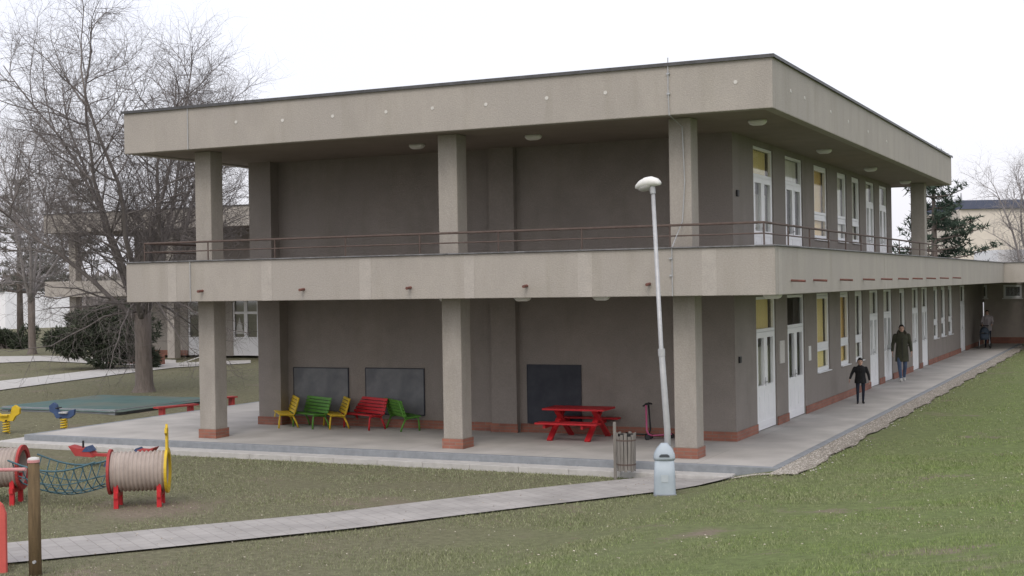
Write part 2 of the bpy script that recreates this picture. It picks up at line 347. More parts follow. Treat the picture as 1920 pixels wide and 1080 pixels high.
for j in range(120):
    y=-.45+j*45.8/119
    for x in (0.002,GW(y)+.02): b.v.append((x,y,H(x,y)+.02))
for j in range(119): a=j*2; b.f.append((a,a+1,a+3,a+2))
tag(b.build('gravel_bed',M('gravel_bed',(.28,.255,.22),(.18,.16,.135),scale=30,bump=.8),smooth=True),kind='structure')
def pip(X,Y,poly):
    ins=np.zeros(len(X),bool); n=len(poly)
    for i in range(n):
        x1,y1=poly[i]; x2,y2=poly[(i+1)%n]
        c=((y1>Y)!=(y2>Y))&(X<(x2-x1)*(Y-y1)/((y2-y1) if y2!=y1 else 1e-9)+x1); ins^=c
    return ins
def grass(N,x0,x1,y0,y1):
    X=np.random.uniform(x0,x1,N); Y=np.random.uniform(y0,y1,N)
    d=np.stack([X-CAM.x,Y-CAM.y],1); t=d@np.array([Fh.x,Fh.y]); u=(d@np.array([Rh.x,Rh.y]))/np.maximum(t,.1)
    keep=(t>7)&(np.abs(u)<.42)
    keep&=np.random.rand(N)<np.clip(22/np.maximum(t,1),0,1)**1.3
    X,Y=X[keep],Y[keep]
    bad=pip(X,Y,left+right[::-1])|((X>-17.75)&(X<.5)&(Y>-.45))|((X>-23.8)&(X<-19.0)&(Y>4.9)&(Y<9.8))
    bad|=(np.hypot(X-TP.x-.3,Y-TP.y)<1.0+.5*np.random.rand(len(X)))&(np.random.rand(len(X))<.8)
    X,Y=X[~bad],Y[~bad]
    pn=np.array([noise.fractal(Vector((x*.55,y*.55,3)),1,2,4) for x,y in zip(X,Y)])
    kp=(pn+np.random.rand(len(pn))*.5)>-.22
    X,Y,pn=X[kp],Y[kp],pn[kp]
    Z=np.array([H(x,y) for x,y in zip(X,Y)])
    return X,Y,Z,pn
GX=[grass(400000,-14,6,-19,3),grass(90000,0.45,8,0,45),grass(60000,-45,-17.8,-8,30)]
X=np.concatenate([a[0] for a in GX]);Y=np.concatenate([a[1] for a in GX]);Z=np.concatenate([a[2] for a in GX]);pn=np.concatenate([a[3] for a in GX])
n=len(X); ang=np.random.rand(n)*2*PI; dist=np.hypot(X-CAM.x,Y-CAM.y); sc_=np.clip(dist/18,.8,2.6)
hh=np.random.uniform(.012,.034,n)*np.clip(1+pn,.6,1.5); ww=.0055*sc_
lean=np.random.uniform(.3,1.2,n)*hh; la=np.random.rand(n)*2*PI
V=np.zeros((n,3,3)); V[:,0]=np.stack([X-np.cos(ang)*ww,Y-np.sin(ang)*ww,Z-.01],1); V[:,1]=np.stack([X+np.cos(ang)*ww,Y+np.sin(ang)*ww,Z-.01],1)
V[:,2]=np.stack([X+np.cos(la)*lean,Y+np.sin(la)*lean,Z+hh],1)
me=bpy.data.meshes.new('grass'); me.vertices.add(3*n); me.vertices.foreach_set('co',V.reshape(-1)); me.loops.add(3*n); me.loops.foreach_set('vertex_index',np.arange(3*n,dtype=np.int32))
me.polygons.add(n); me.polygons.foreach_set('loop_start',np.arange(0,3*n,3,dtype=np.int32)); me.polygons.foreach_set('loop_total',np.full(n,3,dtype=np.int32)); me.update(calc_edges=True); me.validate()
gb=bpy.data.materials.new('grass_blades'); gb.use_nodes=True; nt=gb.node_tree; p=nt.nodes['Principled BSDF']; p.inputs['Roughness'].default_value=.8; p.inputs['Specular IOR Level'].default_value=.15
tc=nt.nodes.new('ShaderNodeTexCoord'); gg=nt.nodes.new('ShaderNodeNewGeometry')
sp=nt.nodes.new('ShaderNodeSeparateXYZ'); lnk(nt,tc.outputs['Object'],sp.inputs[0])
mr=nt.nodes.new('ShaderNodeMapRange'); mr.inputs[1].default_value=-4; mr.inputs[2].default_value=2.5; lnk(nt,sp.outputs[0],mr.inputs[0])
dl=ramp(gg.outputs['Random Per Island'],0,1,(.155,.175,.095),(.32,.33,.21)); lu=ramp(gg.outputs['Random Per Island'],0,1,(.13,.20,.06),(.30,.36,.145))
c=mixc(mr.outputs[0],dl,lu); c=mixc(ramp(nod(.8,5),.42,.66),c,mixc(ramp(gg.outputs['Random Per Island'],.3,.9),(.18,.20,.10),(.34,.34,.22)))
lnk(nt,c,p.inputs['Base Color']); me.materials.append(gb)
gr=bpy.data.objects.new('grass',me); C.objects.link(gr); tag(gr,'short mottled lawn grass around the building and playground','grass',kind='stuff')
b=MB()
for k in range(2600):
    t=random.uniform(14,34); u=random.uniform(-.38,.38); q=CAM+Fh*t+Rh*(u*t); x,y=q.x,q.y
    if (-17.8<x<.0 and y>-.45): continue
    s=random.uniform(.007,.018); a=random.random()*6; z=H(x,y)+.035
    b.v+=[(x+math.cos(a+j*1.57)*s,y+math.sin(a+j*1.57)*s*.7,z+random.uniform(0,.012)) for j in range(4)]; i=len(b.v)-4; b.f.append((i,i+1,i+2,i+3))
tag(b.build('leaf_litter',M('leaf_litter',(.55,.50,.42),(.17,.12,.07),island=True,bump=0)),'scattered pale leaf litter on the lawn','leaves',kind='stuff')
# ------------------------------------------------------------------ main building
X0,X1=-14.17,0.0; WX=-1.74; WL=-13.3; WY=3.5; RY=3.82
B=E('school_building',(-7.5,12,0),'two storey grey rendered building with open balcony loggia and columns','building')
def P_(mb,name,mat,**k): return mb.build(name,mat,k.pop('parent',B),world=True,**k)
b=MB(); b.box(X0,X1,0,.2,6.14,7.03); b.box(X0,X0+.2,.202,22.0,6.14,7.03); b.box(X1-.2,X1,.202,22.0,6.14,7.03); b.box(X0,X1,22.002,22.2,6.14,7.03)
fas=P_(b,'roof_fascia',FASC,bevel=.015)
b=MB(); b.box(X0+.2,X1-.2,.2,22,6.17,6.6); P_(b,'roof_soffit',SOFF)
b=MB(); b.box(X0+.1,X1-.1,.1,22.1,6.8,7.0); P_(b,'roof',CAPM)
b=MB(); b.box(X0-.04,X1+.04,-.04,.26,7.033,7.06); b.box(X0-.04,X0+.26,.262,22,7.033,7.06); b.box(X1-.26,X1+.04,.262,22.24,7.033,7.06); b.box(X0-.04,X1+.04,22.0,22.24,7.062,7.072)
b.box(X0-.045,X1+.045,-.047,-.04,7.0,7.055); b.box(X1+.04,X1+.047,-.04,22.24,7.0,7.055)
P_(b,'roof_edge_trim',CAPM)
b=MB(); b.box(X0,X1,0,.16,2.95,3.79); b.box(X0,X0+.16,.162,38.3,2.95,3.79); b.box(X1-.16,X1,.162,38.3,2.95,3.79)
P_(b,'balcony_parapet',FASC,bevel=.012)
b=MB(); b.box(X0+.16,X1-.16,.16,46,2.97,3.3); P_(b,'balcony_slab',SOFF)
b=MB(); b.box(X0-.04,X1+.04,-.04,.2,3.793,3.815); b.box(X0-.04,X0+.2,.202,38.3,3.793,3.815); b.box(X1-.2,X1+.04,.202,38.3,3.793,3.815); P_(b,'parapet_coping',CAPL)
def column(x,y,z0,z1,brick=False):
    b=MB(); b.box(x,x+.42,y,y+.42,z0,z1); c=P_(b,'column',COLM,bevel=.018)
    if brick:
        b=MB(); b.box(x-.02,x+.44,y-.02,y+.44,0,.2); P_(b,'brick_base',BRICK,parent=c)
for x in (-12.82,-6.85,-2.08):
    column(x,.7,0,2.97,True); column(x-.03,.7,3.3,6.17)
column(-1.07,20.9,3.3,6.17)
column(-12.82,20.9,3.3,6.17)
low=[(5.1,6.72,'door'),(7.75,9.4,'door'),(10.7,12.15,'win'),(13.45,14.6,'win'),(15.4,16.5,'win'),(17.5,18.9,'door'),(19.75,21.2,'door'),(22.6,23.7,'win'),(25.1,26.5,'door'),(27.2,28.6,'door'),(30,31.2,'win'),(32,33.2,'win'),(34,35.2,'win'),(37.6,39.2,'door')]
upp=[(5.05,6.67,'door'),(7.75,9.4,'door'),(10.6,12.1,'win'),(13.3,14.5,'win'),(15.2,16.3,'win'),(17.2,18.5,'door'),(19.3,20.6,'door')]
TOPL,TOPU=2.86,6.05
def oz(k,fl):
    z0=0.0 if fl==0 else 3.3; top=TOPL if fl==0 else TOPU
    return (z0+.02 if k=='door' else z0+.88, top)
def wall_open(mb,ops,ya,yb,za,zb,fl):
    cur=ya
    for (a,c,k) in ops:
        mb.box(WX-.28,WX,cur,a,za,zb); z0,z1=oz(k,fl)
        mb.box(WX-.28,WX,a,c,z1,zb)
        if z0-za>.03: mb.box(WX-.28,WX,a,c,za,z0)
        cur=c
    mb.box(WX-.28,WX,cur,yb,za,zb)
b=MB(); wall_open(b,low,WY,46,0,2.97,0)
def front(b,z0,z1,dx=0):
    b.box(WL-dx,WL-dx+.62,WY,4.1,z0,z1)
    b.box(WL-dx+.62,-7.25,RY,4.1,z0,z1); b.box(-7.25,-6.65,RY-.16,4.1,z0,z1); b.box(-6.65,-2.95,RY,4.1,z0,z1); b.box(-2.95,-2.65,RY-.16,4.1,z0,z1)
    b.box(-2.65,WX-.28,WY,4.1,z0,z1)
front(b,0,2.97); b.box(WL,WL+.28,4.1,46,0,2.97)
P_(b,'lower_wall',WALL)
b=MB(); wall_open(b,upp,WY,21.4,3.3,6.17,1); front(b,3.3,6.17,.2); b.box(WL-.2,WL+.08,4.1,21.4,3.3,6.17); b.box(WL+.08,WX-.28,21.1,21.4,3.3,6.17)
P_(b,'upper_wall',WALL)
b=MB(); b.box(-8,-7.9,4.2,45,0.02,2.95); b.box(-8,-7.9,4.2,21,3.32,6.15)
for y in (9.9,13,17,21.9,26.9,32,36.5): b.box(-7.9,WX-.3,y,y+.1,.02,2.95)
for y in (9.9,13,17): b.box(-7.9,WX-.3,y,y+.1,3.32,6.15)
P_(b,'interior_wall',INTER)
b=MB(); pz=.19; e=.025
b.box(WL-e,WL+.62+e,WY-e,WY-.001,0,pz); b.box(WL+.62+.001,WL+.62+e,WY,RY,0,pz); b.box(WL+.62+e,-7.25,RY-e,RY-.001,0,pz); b.box(-7.25-e,-6.65+e,RY-.16-e,RY-.161,0,pz); b.box(-6.65+e,-2.95,RY-e,RY-.001,0,pz)
b.box(-2.65-e,WX+e,WY-e,WY-.001,0,pz); b.box(-2.95-e,-2.65-e,RY-.16-e,RY-.161,0,pz); b.box(WL-e,WL-.001,WY,40,0,pz)
cur=WY
for (a,c,k) in low+[(46,46,'door')]:
    if k=='door':
        if a>cur: b.box(WX+.001,WX+e,cur,a-.02,0,pz)
        cur=c+.02
P_(b,'brick_plinth',BRICK)
def pane(par,y0,y1,z0,z1,x): 
    b=MB(); b.box(x-.012,x+.012,y0,y1,z0,z1); return P_(b,'pane',GLASS,parent=par)
def frame(b,y0,y1,z0,z1,x0,x1,t):
    b.box(x0,x1,y0,y0+t,z0,z1); b.box(x0,x1,y1-t,y1,z0,z1); b.box(x0,x1,y0+t,y1-t,z0,z0+t); b.box(x0,x1,y0+t,y1-t,z1-t,z1)
def cloth(par,ya,yb,za,zb,mat,x=WX-.16):
    b=MB(); n=max(8,int((yb-ya)/.045)); 
    for i in range(n+1):
        y=ya+(yb-ya)*i/n; xx=x+.016*math.sin(i*1.7)
        b.v+=[(xx,y,za),(xx,y,zb)]
    for i in range(n): a=i*2; b.f.append((a,a+2,a+3,a+1))
    P_(b,'curtain',mat,parent=par,smooth=True)
def door(y0,y1,z0,z1,curt=None,half=None):
    zt=z0+2.08; xo,xi=WX-.03,WX-.10; b=MB()
    frame(b,y0+.003,y1-.003,z0,z1-.003,xi,xo,.06); b.box(xi,xo,y0+.06,y1-.06,zt,zt+.07)
    mid=(y0+y1)/2; panes=[]
    for a,c in ((y0+.063,mid-.003),(mid+.003,y1-.063)):
        frame(b,a,c,z0+.065,zt-.004,xi+.01,xo+.012,.12); b.box(xi+.02,xo+.004,a+.12,c-.12,z0+.18,z0+.82)
        b.box(xi+.01,xo+.012,a+.12,c-.12,z0+.82,z0+.94); panes.append((a+.12,c-.12,z0+.94,zt-.125))
        b.box(xo+.004,xo+.014,a+.18,c-.18,z0+.28,z0+.72)
    d=P_(b,'door',WHITE,bevel=.006)
    for q in panes: pane(d,*q,WX-.07)
    pane(d,y0+.06,y1-.06,zt+.07,z1-.063,WX-.07)
    b=MB(); b.box(xo+.012,xo+.05,mid-.07,mid-.045,z0+1.0,z0+1.02); b.box(xo+.04,xo+.055,mid-.17,mid-.045,z0+.995,z0+1.02); b.box(xo+.012,xo+.02,mid-.08,mid-.035,z0+.92,z0+1.1); P_(b,'door_handle',GALV,parent=d)
    if curt: cloth(d,y0+.05,y1-.05,zt+.03,z1-.05,curt)
    if half: cloth(d,y0+.08,y1-.08,z0+.9,z0+half,CURTW)
def window(y0,y1,z0,z1,curt=None,split=.3):
    xo,xi=WX-.04,WX-.11; b=MB(); frame(b,y0+.003,y1-.003,z0+.003,z1-.003,xi,xo,.06); zs=z0+(z1-z0)*split
    b.box(xi,xo,y0+.06,y1-.06,zs,zs+.08)
    frame(b,y0+.063,y1-.063,zs+.083,z1-.066,xi+.01,xo+.015,.07); frame(b,y0+.063,y1-.063,z0+.066,zs-.003,xi+.01,xo+.015,.06)
    d=P_(b,'window',WHITE,bevel=.005); pane(d,y0+.12,y1-.12,zs+.15,z1-.13,WX-.075); pane(d,y0+.12,y1-.12,z0+.12,zs-.06,WX-.075)
    b=MB(); b.box(WX-.03,WX+.05,y0+.01,y1-.01,z0-.0,z0+.02); P_(b,'sill',WHITE,parent=d)
    if curt: cloth(d,y0+.05,y1-.05,z0+.05,z1-.05,curt)
for fl,ops in ((0,low),(1,upp)):
    for i,(a,c,k) in enumerate(ops):
        z0,z1=oz(k,fl)
        if k=='door': door(a,c,z0,z1,CURT if i==0 else (CURTW if (i==1 and fl) else (None if i==1 else CURTW)),half=(1.75 if i in (0,5,8) else (1.45 if i in (6,13) else None)))
        else: window(a,c,z0,z1,(CURT if fl==0 else CURTO) if i==2 else (CURTO if i==3 and fl==0 else CURTW))
b=MB(); b.box(WX+.001,WX+.012,9.75,10.0,1.25,1.6); P_(b,'notice',M('paper',(.7,.7,.68),bump=0))
b=MB(); b.box(WX+.001,WX+.03,6.95,7.35,1.35,1.85); P_(b,'notice_board',M('notice_grey',(.5,.48,.45),(.62,.6,.58),scale=20,bump=0))
for z in (1.55,4.9): b=MB(); b.box(WX+.001,WX+.04,3.72,3.85,z,z+.13); P_(b,'switch_box',DARK,bevel=.01)
b=MB()
for z,r in ((4.21,.022),(4.02,.013)):
    b.tube([(-13.9,2.9,z),(-13.9,.28,z),(-.26,.28,z),(-.26,22,z)],r,8)
rail=P_(b,'railing',RUST,smooth=False)
pp=[(-13.9+i*1.705,.28) for i in range(9)]+[(-.26,.28+i*1.7) for i in range(1,13)]+[(-13.9,2.8)]
for x,y in pp: b=MB(); b.tube([(x,y,3.3),(x,y,4.2)],.015,6); P_(b,'post',RUST,parent=rail)
for px,py in ((380,543),(570,540),(770,536),(988,530),(1218,526)):
    q=PY(px,py,0); b=MB(); b.tube([(q.x,.1,3.18),(q.x,-.16,3.16)],.028,10); P_(b,'drain_pipe',RUSTR)
for px in (1483,1525,1575,1618,1652,1684,1711,1737,1762,1786):
    q=PX(px,521,0); b=MB(); b.tube([(-.1,q.y,3.2),(.26,q.y,3.18)],.022,10); P_(b,'drain_pipe',RUSTR)
for px in (323,500,685,880,1097,1330):
    q=PY(px,520,0); b=MB(); wd=.10+.04*random.random()
    b.box(q.x-wd,q.x+wd,-.004,-.001,2.955,3.76); P_(b,'plaster_patch',PATCH)
for px in (1462,1660,1760):
    q=PX(px,500,0); b=MB(); b.box(.001,.004,max(q.y-.1,.02),q.y+.15,2.955,3.76); P_(b,'plaster_patch',PATCH)
DOTS=[(443,229),(530,226),(624,218),(724,210),(811,203),(911,196),(1025,184),(1135,174),(1379,154)]
for px,py in DOTS:
    q=PY(px,py,0); b=MB(); b.tube([(q.x,.0,q.z),(q.x,-.008,q.z)],.034,12); P_(b,'round_cap',ROUNDW)
for px,py in ((1482,171),(1508,184),(1557,210),(1590,228),(1627,247),(1662,266)):
    q=PX(px,py,0); b=MB(); b.tube([(0,q.y,q.z),(.008,q.y,q.z)],.034,12); P_(b,'round_cap',ROUNDW)
q=PY(1254,200,0)
b=MB(); b.tube([(q.x,-.02,7.15),(q.x,-.03,6.5),(q.x+.01,-.02,6.14),(q.x+.02,.66,6.0),(q.x+.05,.67,5.0),(q.x,.66,4.3),(q.x+.02,.1,3.9),(q.x+.02,-.02,3.8),(q.x+.02,-.02,2.95)],.01,6); P_(b,'cable',GALV)
q=PY(353,230,0); b=MB(); b.tube([(q.x,-.02,7.05),(q.x,-.02,6.14)],.01,6); b.tube([(q.x,-.02,3.8),(q.x,-.02,2.95)],.01,6); P_(b,'cable',GALV)
for z in (6.5,6.85,3.3,3.6):
    q=PY(1254,200,0); b=MB(); b.box(q.x-.025,q.x+.03,-.04,-.001,z,z+.03); P_(b,'cable_clip',GALV)
def clight(x,y,z,ln=.34):
    b=MB(); b.loft([(x,y,z,ln/2,.09),(x,y,z-.04,ln/2,.09),(x,y,z-.08,ln/2-.03,.07),(x,y,z-.1,ln/2-.08,.04)],20,4); P_(b,'ceiling_light',LWHITE,smooth=True)
for px,py in ((782,275),(1000,258),(1420,230),(1545,284),(1632,318),(1697,342)): q=PZ(px,py,6.12); clight(q.x,q.y,6.168)
for px,py in ((572,570),(797,566),(1018,562),(1410,556)): q=PZ(px,py,2.93) ; clight(max(q.x,-14),min(max(q.y,1.3),2.6),2.968)
# ------------------------------------------------------------------ low wing
LW=E('low_wing',(10,45,0),'low single storey wing with small windows crossing behind the walkway end','building')
b=MB(); b.box(.002,28,38.15,38.32,2.95,3.79); LWp=b.build('roof_fascia',FASC,LW,world=True)
b=MB(); b.box(.002,28,38.32,60,2.98,3.4); b.build('roof_slab',SOFF,LW,world=True)
b=MB(); b.box(.042,28,38.1,38.4,3.793,3.82); b.build('roof_edge_trim',CAPL,LW,world=True)
a0,a1=PY(1822,535,46.0),PY(1851,559,46.0); c0,c1=PY(1881,532,46.0),PY(1916,560,46.0)
b=MB(); zt,zb=a0.z,a1.z
b.box(-1.7,28,46.0,46.3,0,zb); b.box(-1.7,28,46.0,46.3,zt,2.95); b.box(-1.7,a0.x,46,46.3,zb,zt); b.box(a1.x,c0.x,46,46.3,zb,zt); b.box(c1.x,28,46,46.3,zb,zt); b.build('wall',M('rough_render_wing',(.42,.375,.335),(.36,.32,.29),bump=.4),LW,world=True)
b=MB(); b.box(-1.7,28,45.95,45.998,0,.3); b.build('brick_plinth',BRICK,LW,world=True)
for q0,q1 in ((a0,a1),(c0,c1)):
    b=MB(); x0,x1=q0.x,q1.x; t=.09
    b.box(x0,x0+t,46.03,46.12,zb,zt); b.box(x1-t,x1,46.03,46.12,zb,zt); b.box(x0+t,x1-t,46.03,46.12,zb,zb+t); b.box(x0+t,x1-t,46.03,46.12,zt-t,zt); wn=b.build('window',WHITE,LW,world=True)
    b=MB(); b.box(x0+t,x1-t,46.06,46.08,zb+t,zt-t); b.build('pane',GLASS,wn,world=True); b=MB(); b.box(x0-.05,x1+.05,45.9,45.998,zb-.05,zb-.01); b.build('sill',WHITE,wn,world=True)
    b=MB(); b.box(x0-.2,x1+.2,46.4,46.42,zb-.2,zt+.2); b.build('interior_wall',DARK,wn,world=True)  # near-black sheet close behind the pane, its colour stands in for the room's shade
# ------------------------------------------------------------------ left background pavilion
bx0=PY(82,410,27).x; 
LB=E('school_pavilion',((bx0-30)/2,30,0),'similar grey pavilion behind the bare tree at the left','building')
def L_(mb,n,mt,par=None,**k): return mb.build(n,mt,par or LB,world=True,**k)
b=MB(); b.box(bx0,-22,27,27.2,6.05,6.95); b.box(bx0,bx0+.2,27.2,45,6.05,6.95); L_(b,'roof_fascia',FASC)
b=MB(); b.box(bx0+.2,-22,27.2,45,6.1,6.7); L_(b,'roof_slab',SOFF)
b=MB(); b.box(bx0-.04,-22,26.95,27.25,6.953,6.99); L_(b,'roof_edge_trim',CAPM)
b=MB(); b.box(bx0,-22,27,27.16,2.95,3.7); b.box(bx0,bx0+.16,27.16,45,2.95,3.7); L_(b,'balcony_parapet',FASC)
b=MB(); b.box(bx0+.16,-22,27.16,45,2.98,3.3); L_(b,'balcony_slab',SOFF)
dx0=PY(352,620,30).x; dx1=PY(400,620,30).x; dx2=PY(436,620,30).x; dx3=PY(484,620,30).x
wx0=PY(205,600,30).x
b=MB(); b.box(wx0,dx0,30,30.3,0,2.98); b.box(dx0,-22,30,30.3,2.75,2.98); b.box(dx1,dx2,30,30.3,0,2.75); b.box(dx3,-22,30,30.3,0,2.75); b.box(wx0,wx0+.3,30.3,45,0,2.98); L_(b,'lower_wall',FASC)
b=MB(); b.box(bx0+3,-22,30,30.3,3.3,6.1); L_(b,'upper_wall',WALL)
b=MB(); b.box(wx0-.03,dx0,29.95,29.998,0,.25); L_(b,'brick_plinth',BRICK)
for k in range(4):
    x=bx0+.9+k*6
    for za,zb_ in ((3.3,6.1),(0,2.95)): b=MB(); b.box(x,x+.42,27.7,28.12,za,zb_); L_(b,'column',COLM)
b=MB(); b.box(wx0,-22,33,33.1,0,2.95); L_(b,'interior_wall',INTER)
for (xa,xb) in ((dx0,dx1),(dx2,dx3)):
    nn=2; 
    for i in range(nn):
        a=xa+(xb-xa)*i/nn; c=xa+(xb-xa)*(i+1)/nn; b=MB(); t=.1
        b.box(a,a+t,30.05,30.12,.02,2.74); b.box(c-t,c,30.05,30.12,.02,2.74); b.box(a+t,c-t,30.05,30.12,.02,.9); b.box(a+t,c-t,30.05,30.12,2.0,2.12); b.box(a+t,c-t,30.05,30.12,2.64,2.74)
        d=L_(b,'door',WHITE); b=MB(); b.box(a+t,c-t,30.08,30.1,.9,2.0); b.box(a+t,c-t,30.08,30.1,2.12,2.64); L_(b,'pane',GLASS,d)
        b=MB(); b.box(a+t+.02,a+t+.05,29.98,30.05,1.0,1.15); L_(b,'door_handle',GALV,d)
        if xa==dx2 and i==0:
            xc=(a+c)/2; b=MB(); b.prism([(xc-.28,1.05),(xc+.28,1.05),(xc+.12,1.35),(xc+.2,1.35),(xc+.05,1.65),(xc,1.85),(xc-.05,1.65),(xc-.2,1.35),(xc-.12,1.35)],30.065,30.075); L_(b,'paper_tree',SHOEW,d)
q0=PZ(205,682,-.1); q1=PZ(305,684,-.1)
b=MB(); b.bar((q0.x,q0.y,.1),(q1.x,q1.y,.1),.3,.5); o=b.build('brick_wall',BRICK); tag(o,'low red brick wall beside the dark evergreen shrub','wall')
q0=PD(-160,550,140); q1=PD(84,550,125); d=(q1-q0)
WB=E('white_hall',(q0.x,q0.y,0),'long pale flat building far off at the left edge','building')
b=MB(); b.bar((q0.x,q0.y,1.2),(q1.x,q1.y,1.2),8,4.2); b.build('wall',WHITE,WB,world=True)
b=MB(); b.bar((q0.x,q0.y,3.42),(q1.x,q1.y,3.42),8.4,.24); b.build('roof',CAPM,WB,world=True)
n_=d.normalized().cross(UP)
for k in range(6):
    c=q0+d*(.1+.15*k); f=c-Vector((n_.x,n_.y,0))*-4.02; b=MB()
    dd=d.normalized(); b.bar((f.x,f.y,1.6),(f.x+dd.x*2,f.y+dd.y*2,1.6),.06,1.2); b.build('window',SLATE,WB,world=True)
TT=95
a=PD(1755,384,TT); c=PD(1990,384,TT); zt=a.z
RB=E('background_block',(a.x,a.y,0),'pale beige block with dark blue roof band beyond the low wing','building')
b=MB(); b.bar((a.x,a.y,(zt-.6)/2),(c.x,c.y,(zt-.6)/2),10,zt-.6); b.build('wall',M('beige_render',(.68,.63,.55),(.62,.57,.50)),RB,world=True)
b=MB(); b.bar((a.x,a.y,zt-.3),(c.x,c.y,zt-.3),10.4,.58); b.build('roof_band',M('blue_roof_band',(.085,.10,.15),(.10,.115,.165)),RB,world=True)
a2=PD(1848,470,78); c2=PD(1990,470,78)
b=MB(); b.bar((a2.x,a2.y,a2.z/2),(c2.x,c2.y,a2.z/2),4,a2.z); b.build('white_annex',WHITE,RB,world=True)
b=MB(); mq=PD(1802,384,TT); b.tube([(mq.x,mq.y,zt),(mq.x,mq.y,zt+.8)],[.12,.04],6); b.build('mast',GALV,RB,world=True)
# ------------------------------------------------------------------ trees
def branch(b,p,d,L,r,lev,maxlev,cfg,rnd):
    n=cfg['seg'][lev]; pts_=[p.copy()]; rs=[r]; q=p.copy(); dd=d.copy()
    for i in range(n):
        dd=(dd+Vector((rnd.gauss(0,1),rnd.gauss(0,1),rnd.gauss(0,1)))*cfg['jit'][lev]+Vector((0,0,cfg['up'][lev]))).normalized()
        q=q+dd*(L/n); pts_.append(q.copy()); rs.append(r*(1-(i+1)/n*(.82 if lev<maxlev else .6)))
    b.tube(pts_,rs,(9,6,4,3,3)[lev],cap=lev<2)
    if lev>=maxlev: return
    kids=cfg['kids'][lev]; s0=cfg['start'][lev]
    for k in range(kids):
        t=s0+(1-s0)*(k+rnd.random())/kids; i=min(int(t*n),n-1); f=t*n-i
        pp=pts_[i].lerp(pts_[i+1],f); ax=(pts_[i+1]-pts_[i]).normalized()
        az=rnd.random()*2*PI; per=ax.orthogonal().normalized(); per=Matrix.Rotation(az,3,ax)@per
        an=math.radians(rnd.uniform(*cfg['ang'][lev])); nd=(ax*math.cos(an)+per*math.sin(an)).normalized()
        rr_=min(rs[i]*.75,cfg['rad'][lev+1]*rnd.uniform(.7,1.2)); ll=cfg['len'][lev+1]*rnd.uniform(.6,1.2)*(1-.35*t if lev>0 else 1)
        branch(b,pp,nd,ll,rr_,lev+1,maxlev,cfg,rnd)
def bare_tree(name,loc,label,seed,th,tr,cfg,bark,twig,group=None,maxlev=4,lean=(0,0)):
    rnd=random.Random(seed); root=E(name,loc,label,'tree',group)
    b=MB(); b.tube([(0,0,-.3),(0,0,0),(.02,0,.25),(lean[0]*.4,lean[1]*.4,th*.5),(lean[0],lean[1],th)],[tr*2,tr*1.45,tr*1.05,tr*.95,tr*1.0],12); b.build('trunk',bark,root,smooth=True)
    b=MB(); 
    for k in range(cfg['limbs']):
        az=2*PI*(k+rnd.random()*.7)/cfg['limbs']; lo_,hi_=cfg['lang']; an=math.radians(lo_+(hi_-lo_)*((k*.618)%1*.8+.2*rnd.random())); d=Vector((math.cos(az)*math.sin(an),math.sin(az)*math.sin(an),math.cos(an)))
        branch(b,Vector((lean[0],lean[1],th-rnd.uniform(.05,.5))),d,cfg['len'][1]*rnd.uniform(.75,1.1),cfg['rad'][1]*rnd.uniform(.8,1.2),1,maxlev,cfg,rnd)
    for k in range(cfg.get('low',0)):
        az=rnd.random()*2*PI; d=Vector((math.cos(az),math.sin(az),-.05)); branch(b,Vector((lean[0],lean[1],th+rnd.uniform(0,.8))),d,cfg['len'][1]*.5,cfg['rad'][1]*.4,2,maxlev,dict(cfg,up=[0,0,-.04,-.03,0]),rnd)
    b.build('crown',twig,root,smooth=True); return root
cfg=dict(seg=[4,10,7,5,4],jit=[.05,.10,.14,.18,.22],up=[0,.035,.03,.01,0],kids=[0,18,12,9,0],start=[0,.14,.1,.1,0],ang=[(0,0),(25,65),(25,65),(25,70),(0,0)],len=[0,9.2,4.1,1.9,.9],rad=[0,.10,.03,.011,.0062],limbs=10,lang=(6,56),low=12)
q=PZ(270,735,-.1)
bare_tree('bare_tree',(q.x,q.y,-.12),'large bare tree with forked trunk in front of the left pavilion',21,2.6,.28,cfg,BARK,TWIG)
cfg2=dict(cfg,kids=[0,12,9,6,0],limbs=7,low=3,lang=(6,42))
q=PD(60,640,72); bare_tree('bare_tree',(q.x,q.y,-.1),'paler bare tree at the far left edge behind the shrubs',11,3,.2,dict(cfg2,len=[0,9.5,3.8,1.8,.9],rad=[0,.10,.035,.015,.009]),BARK,TWIGL)
q=PD(1940,480,75); bare_tree('bare_tree',(q.x,q.y,0),'pale bare tree rising above the low wing at the right edge',5,2.5,.18,dict(cfg2,len=[0,7.8,2.9,1.5,.8],rad=[0,.08,.032,.014,.009],lang=(5,34)),BARK,TWIGL)
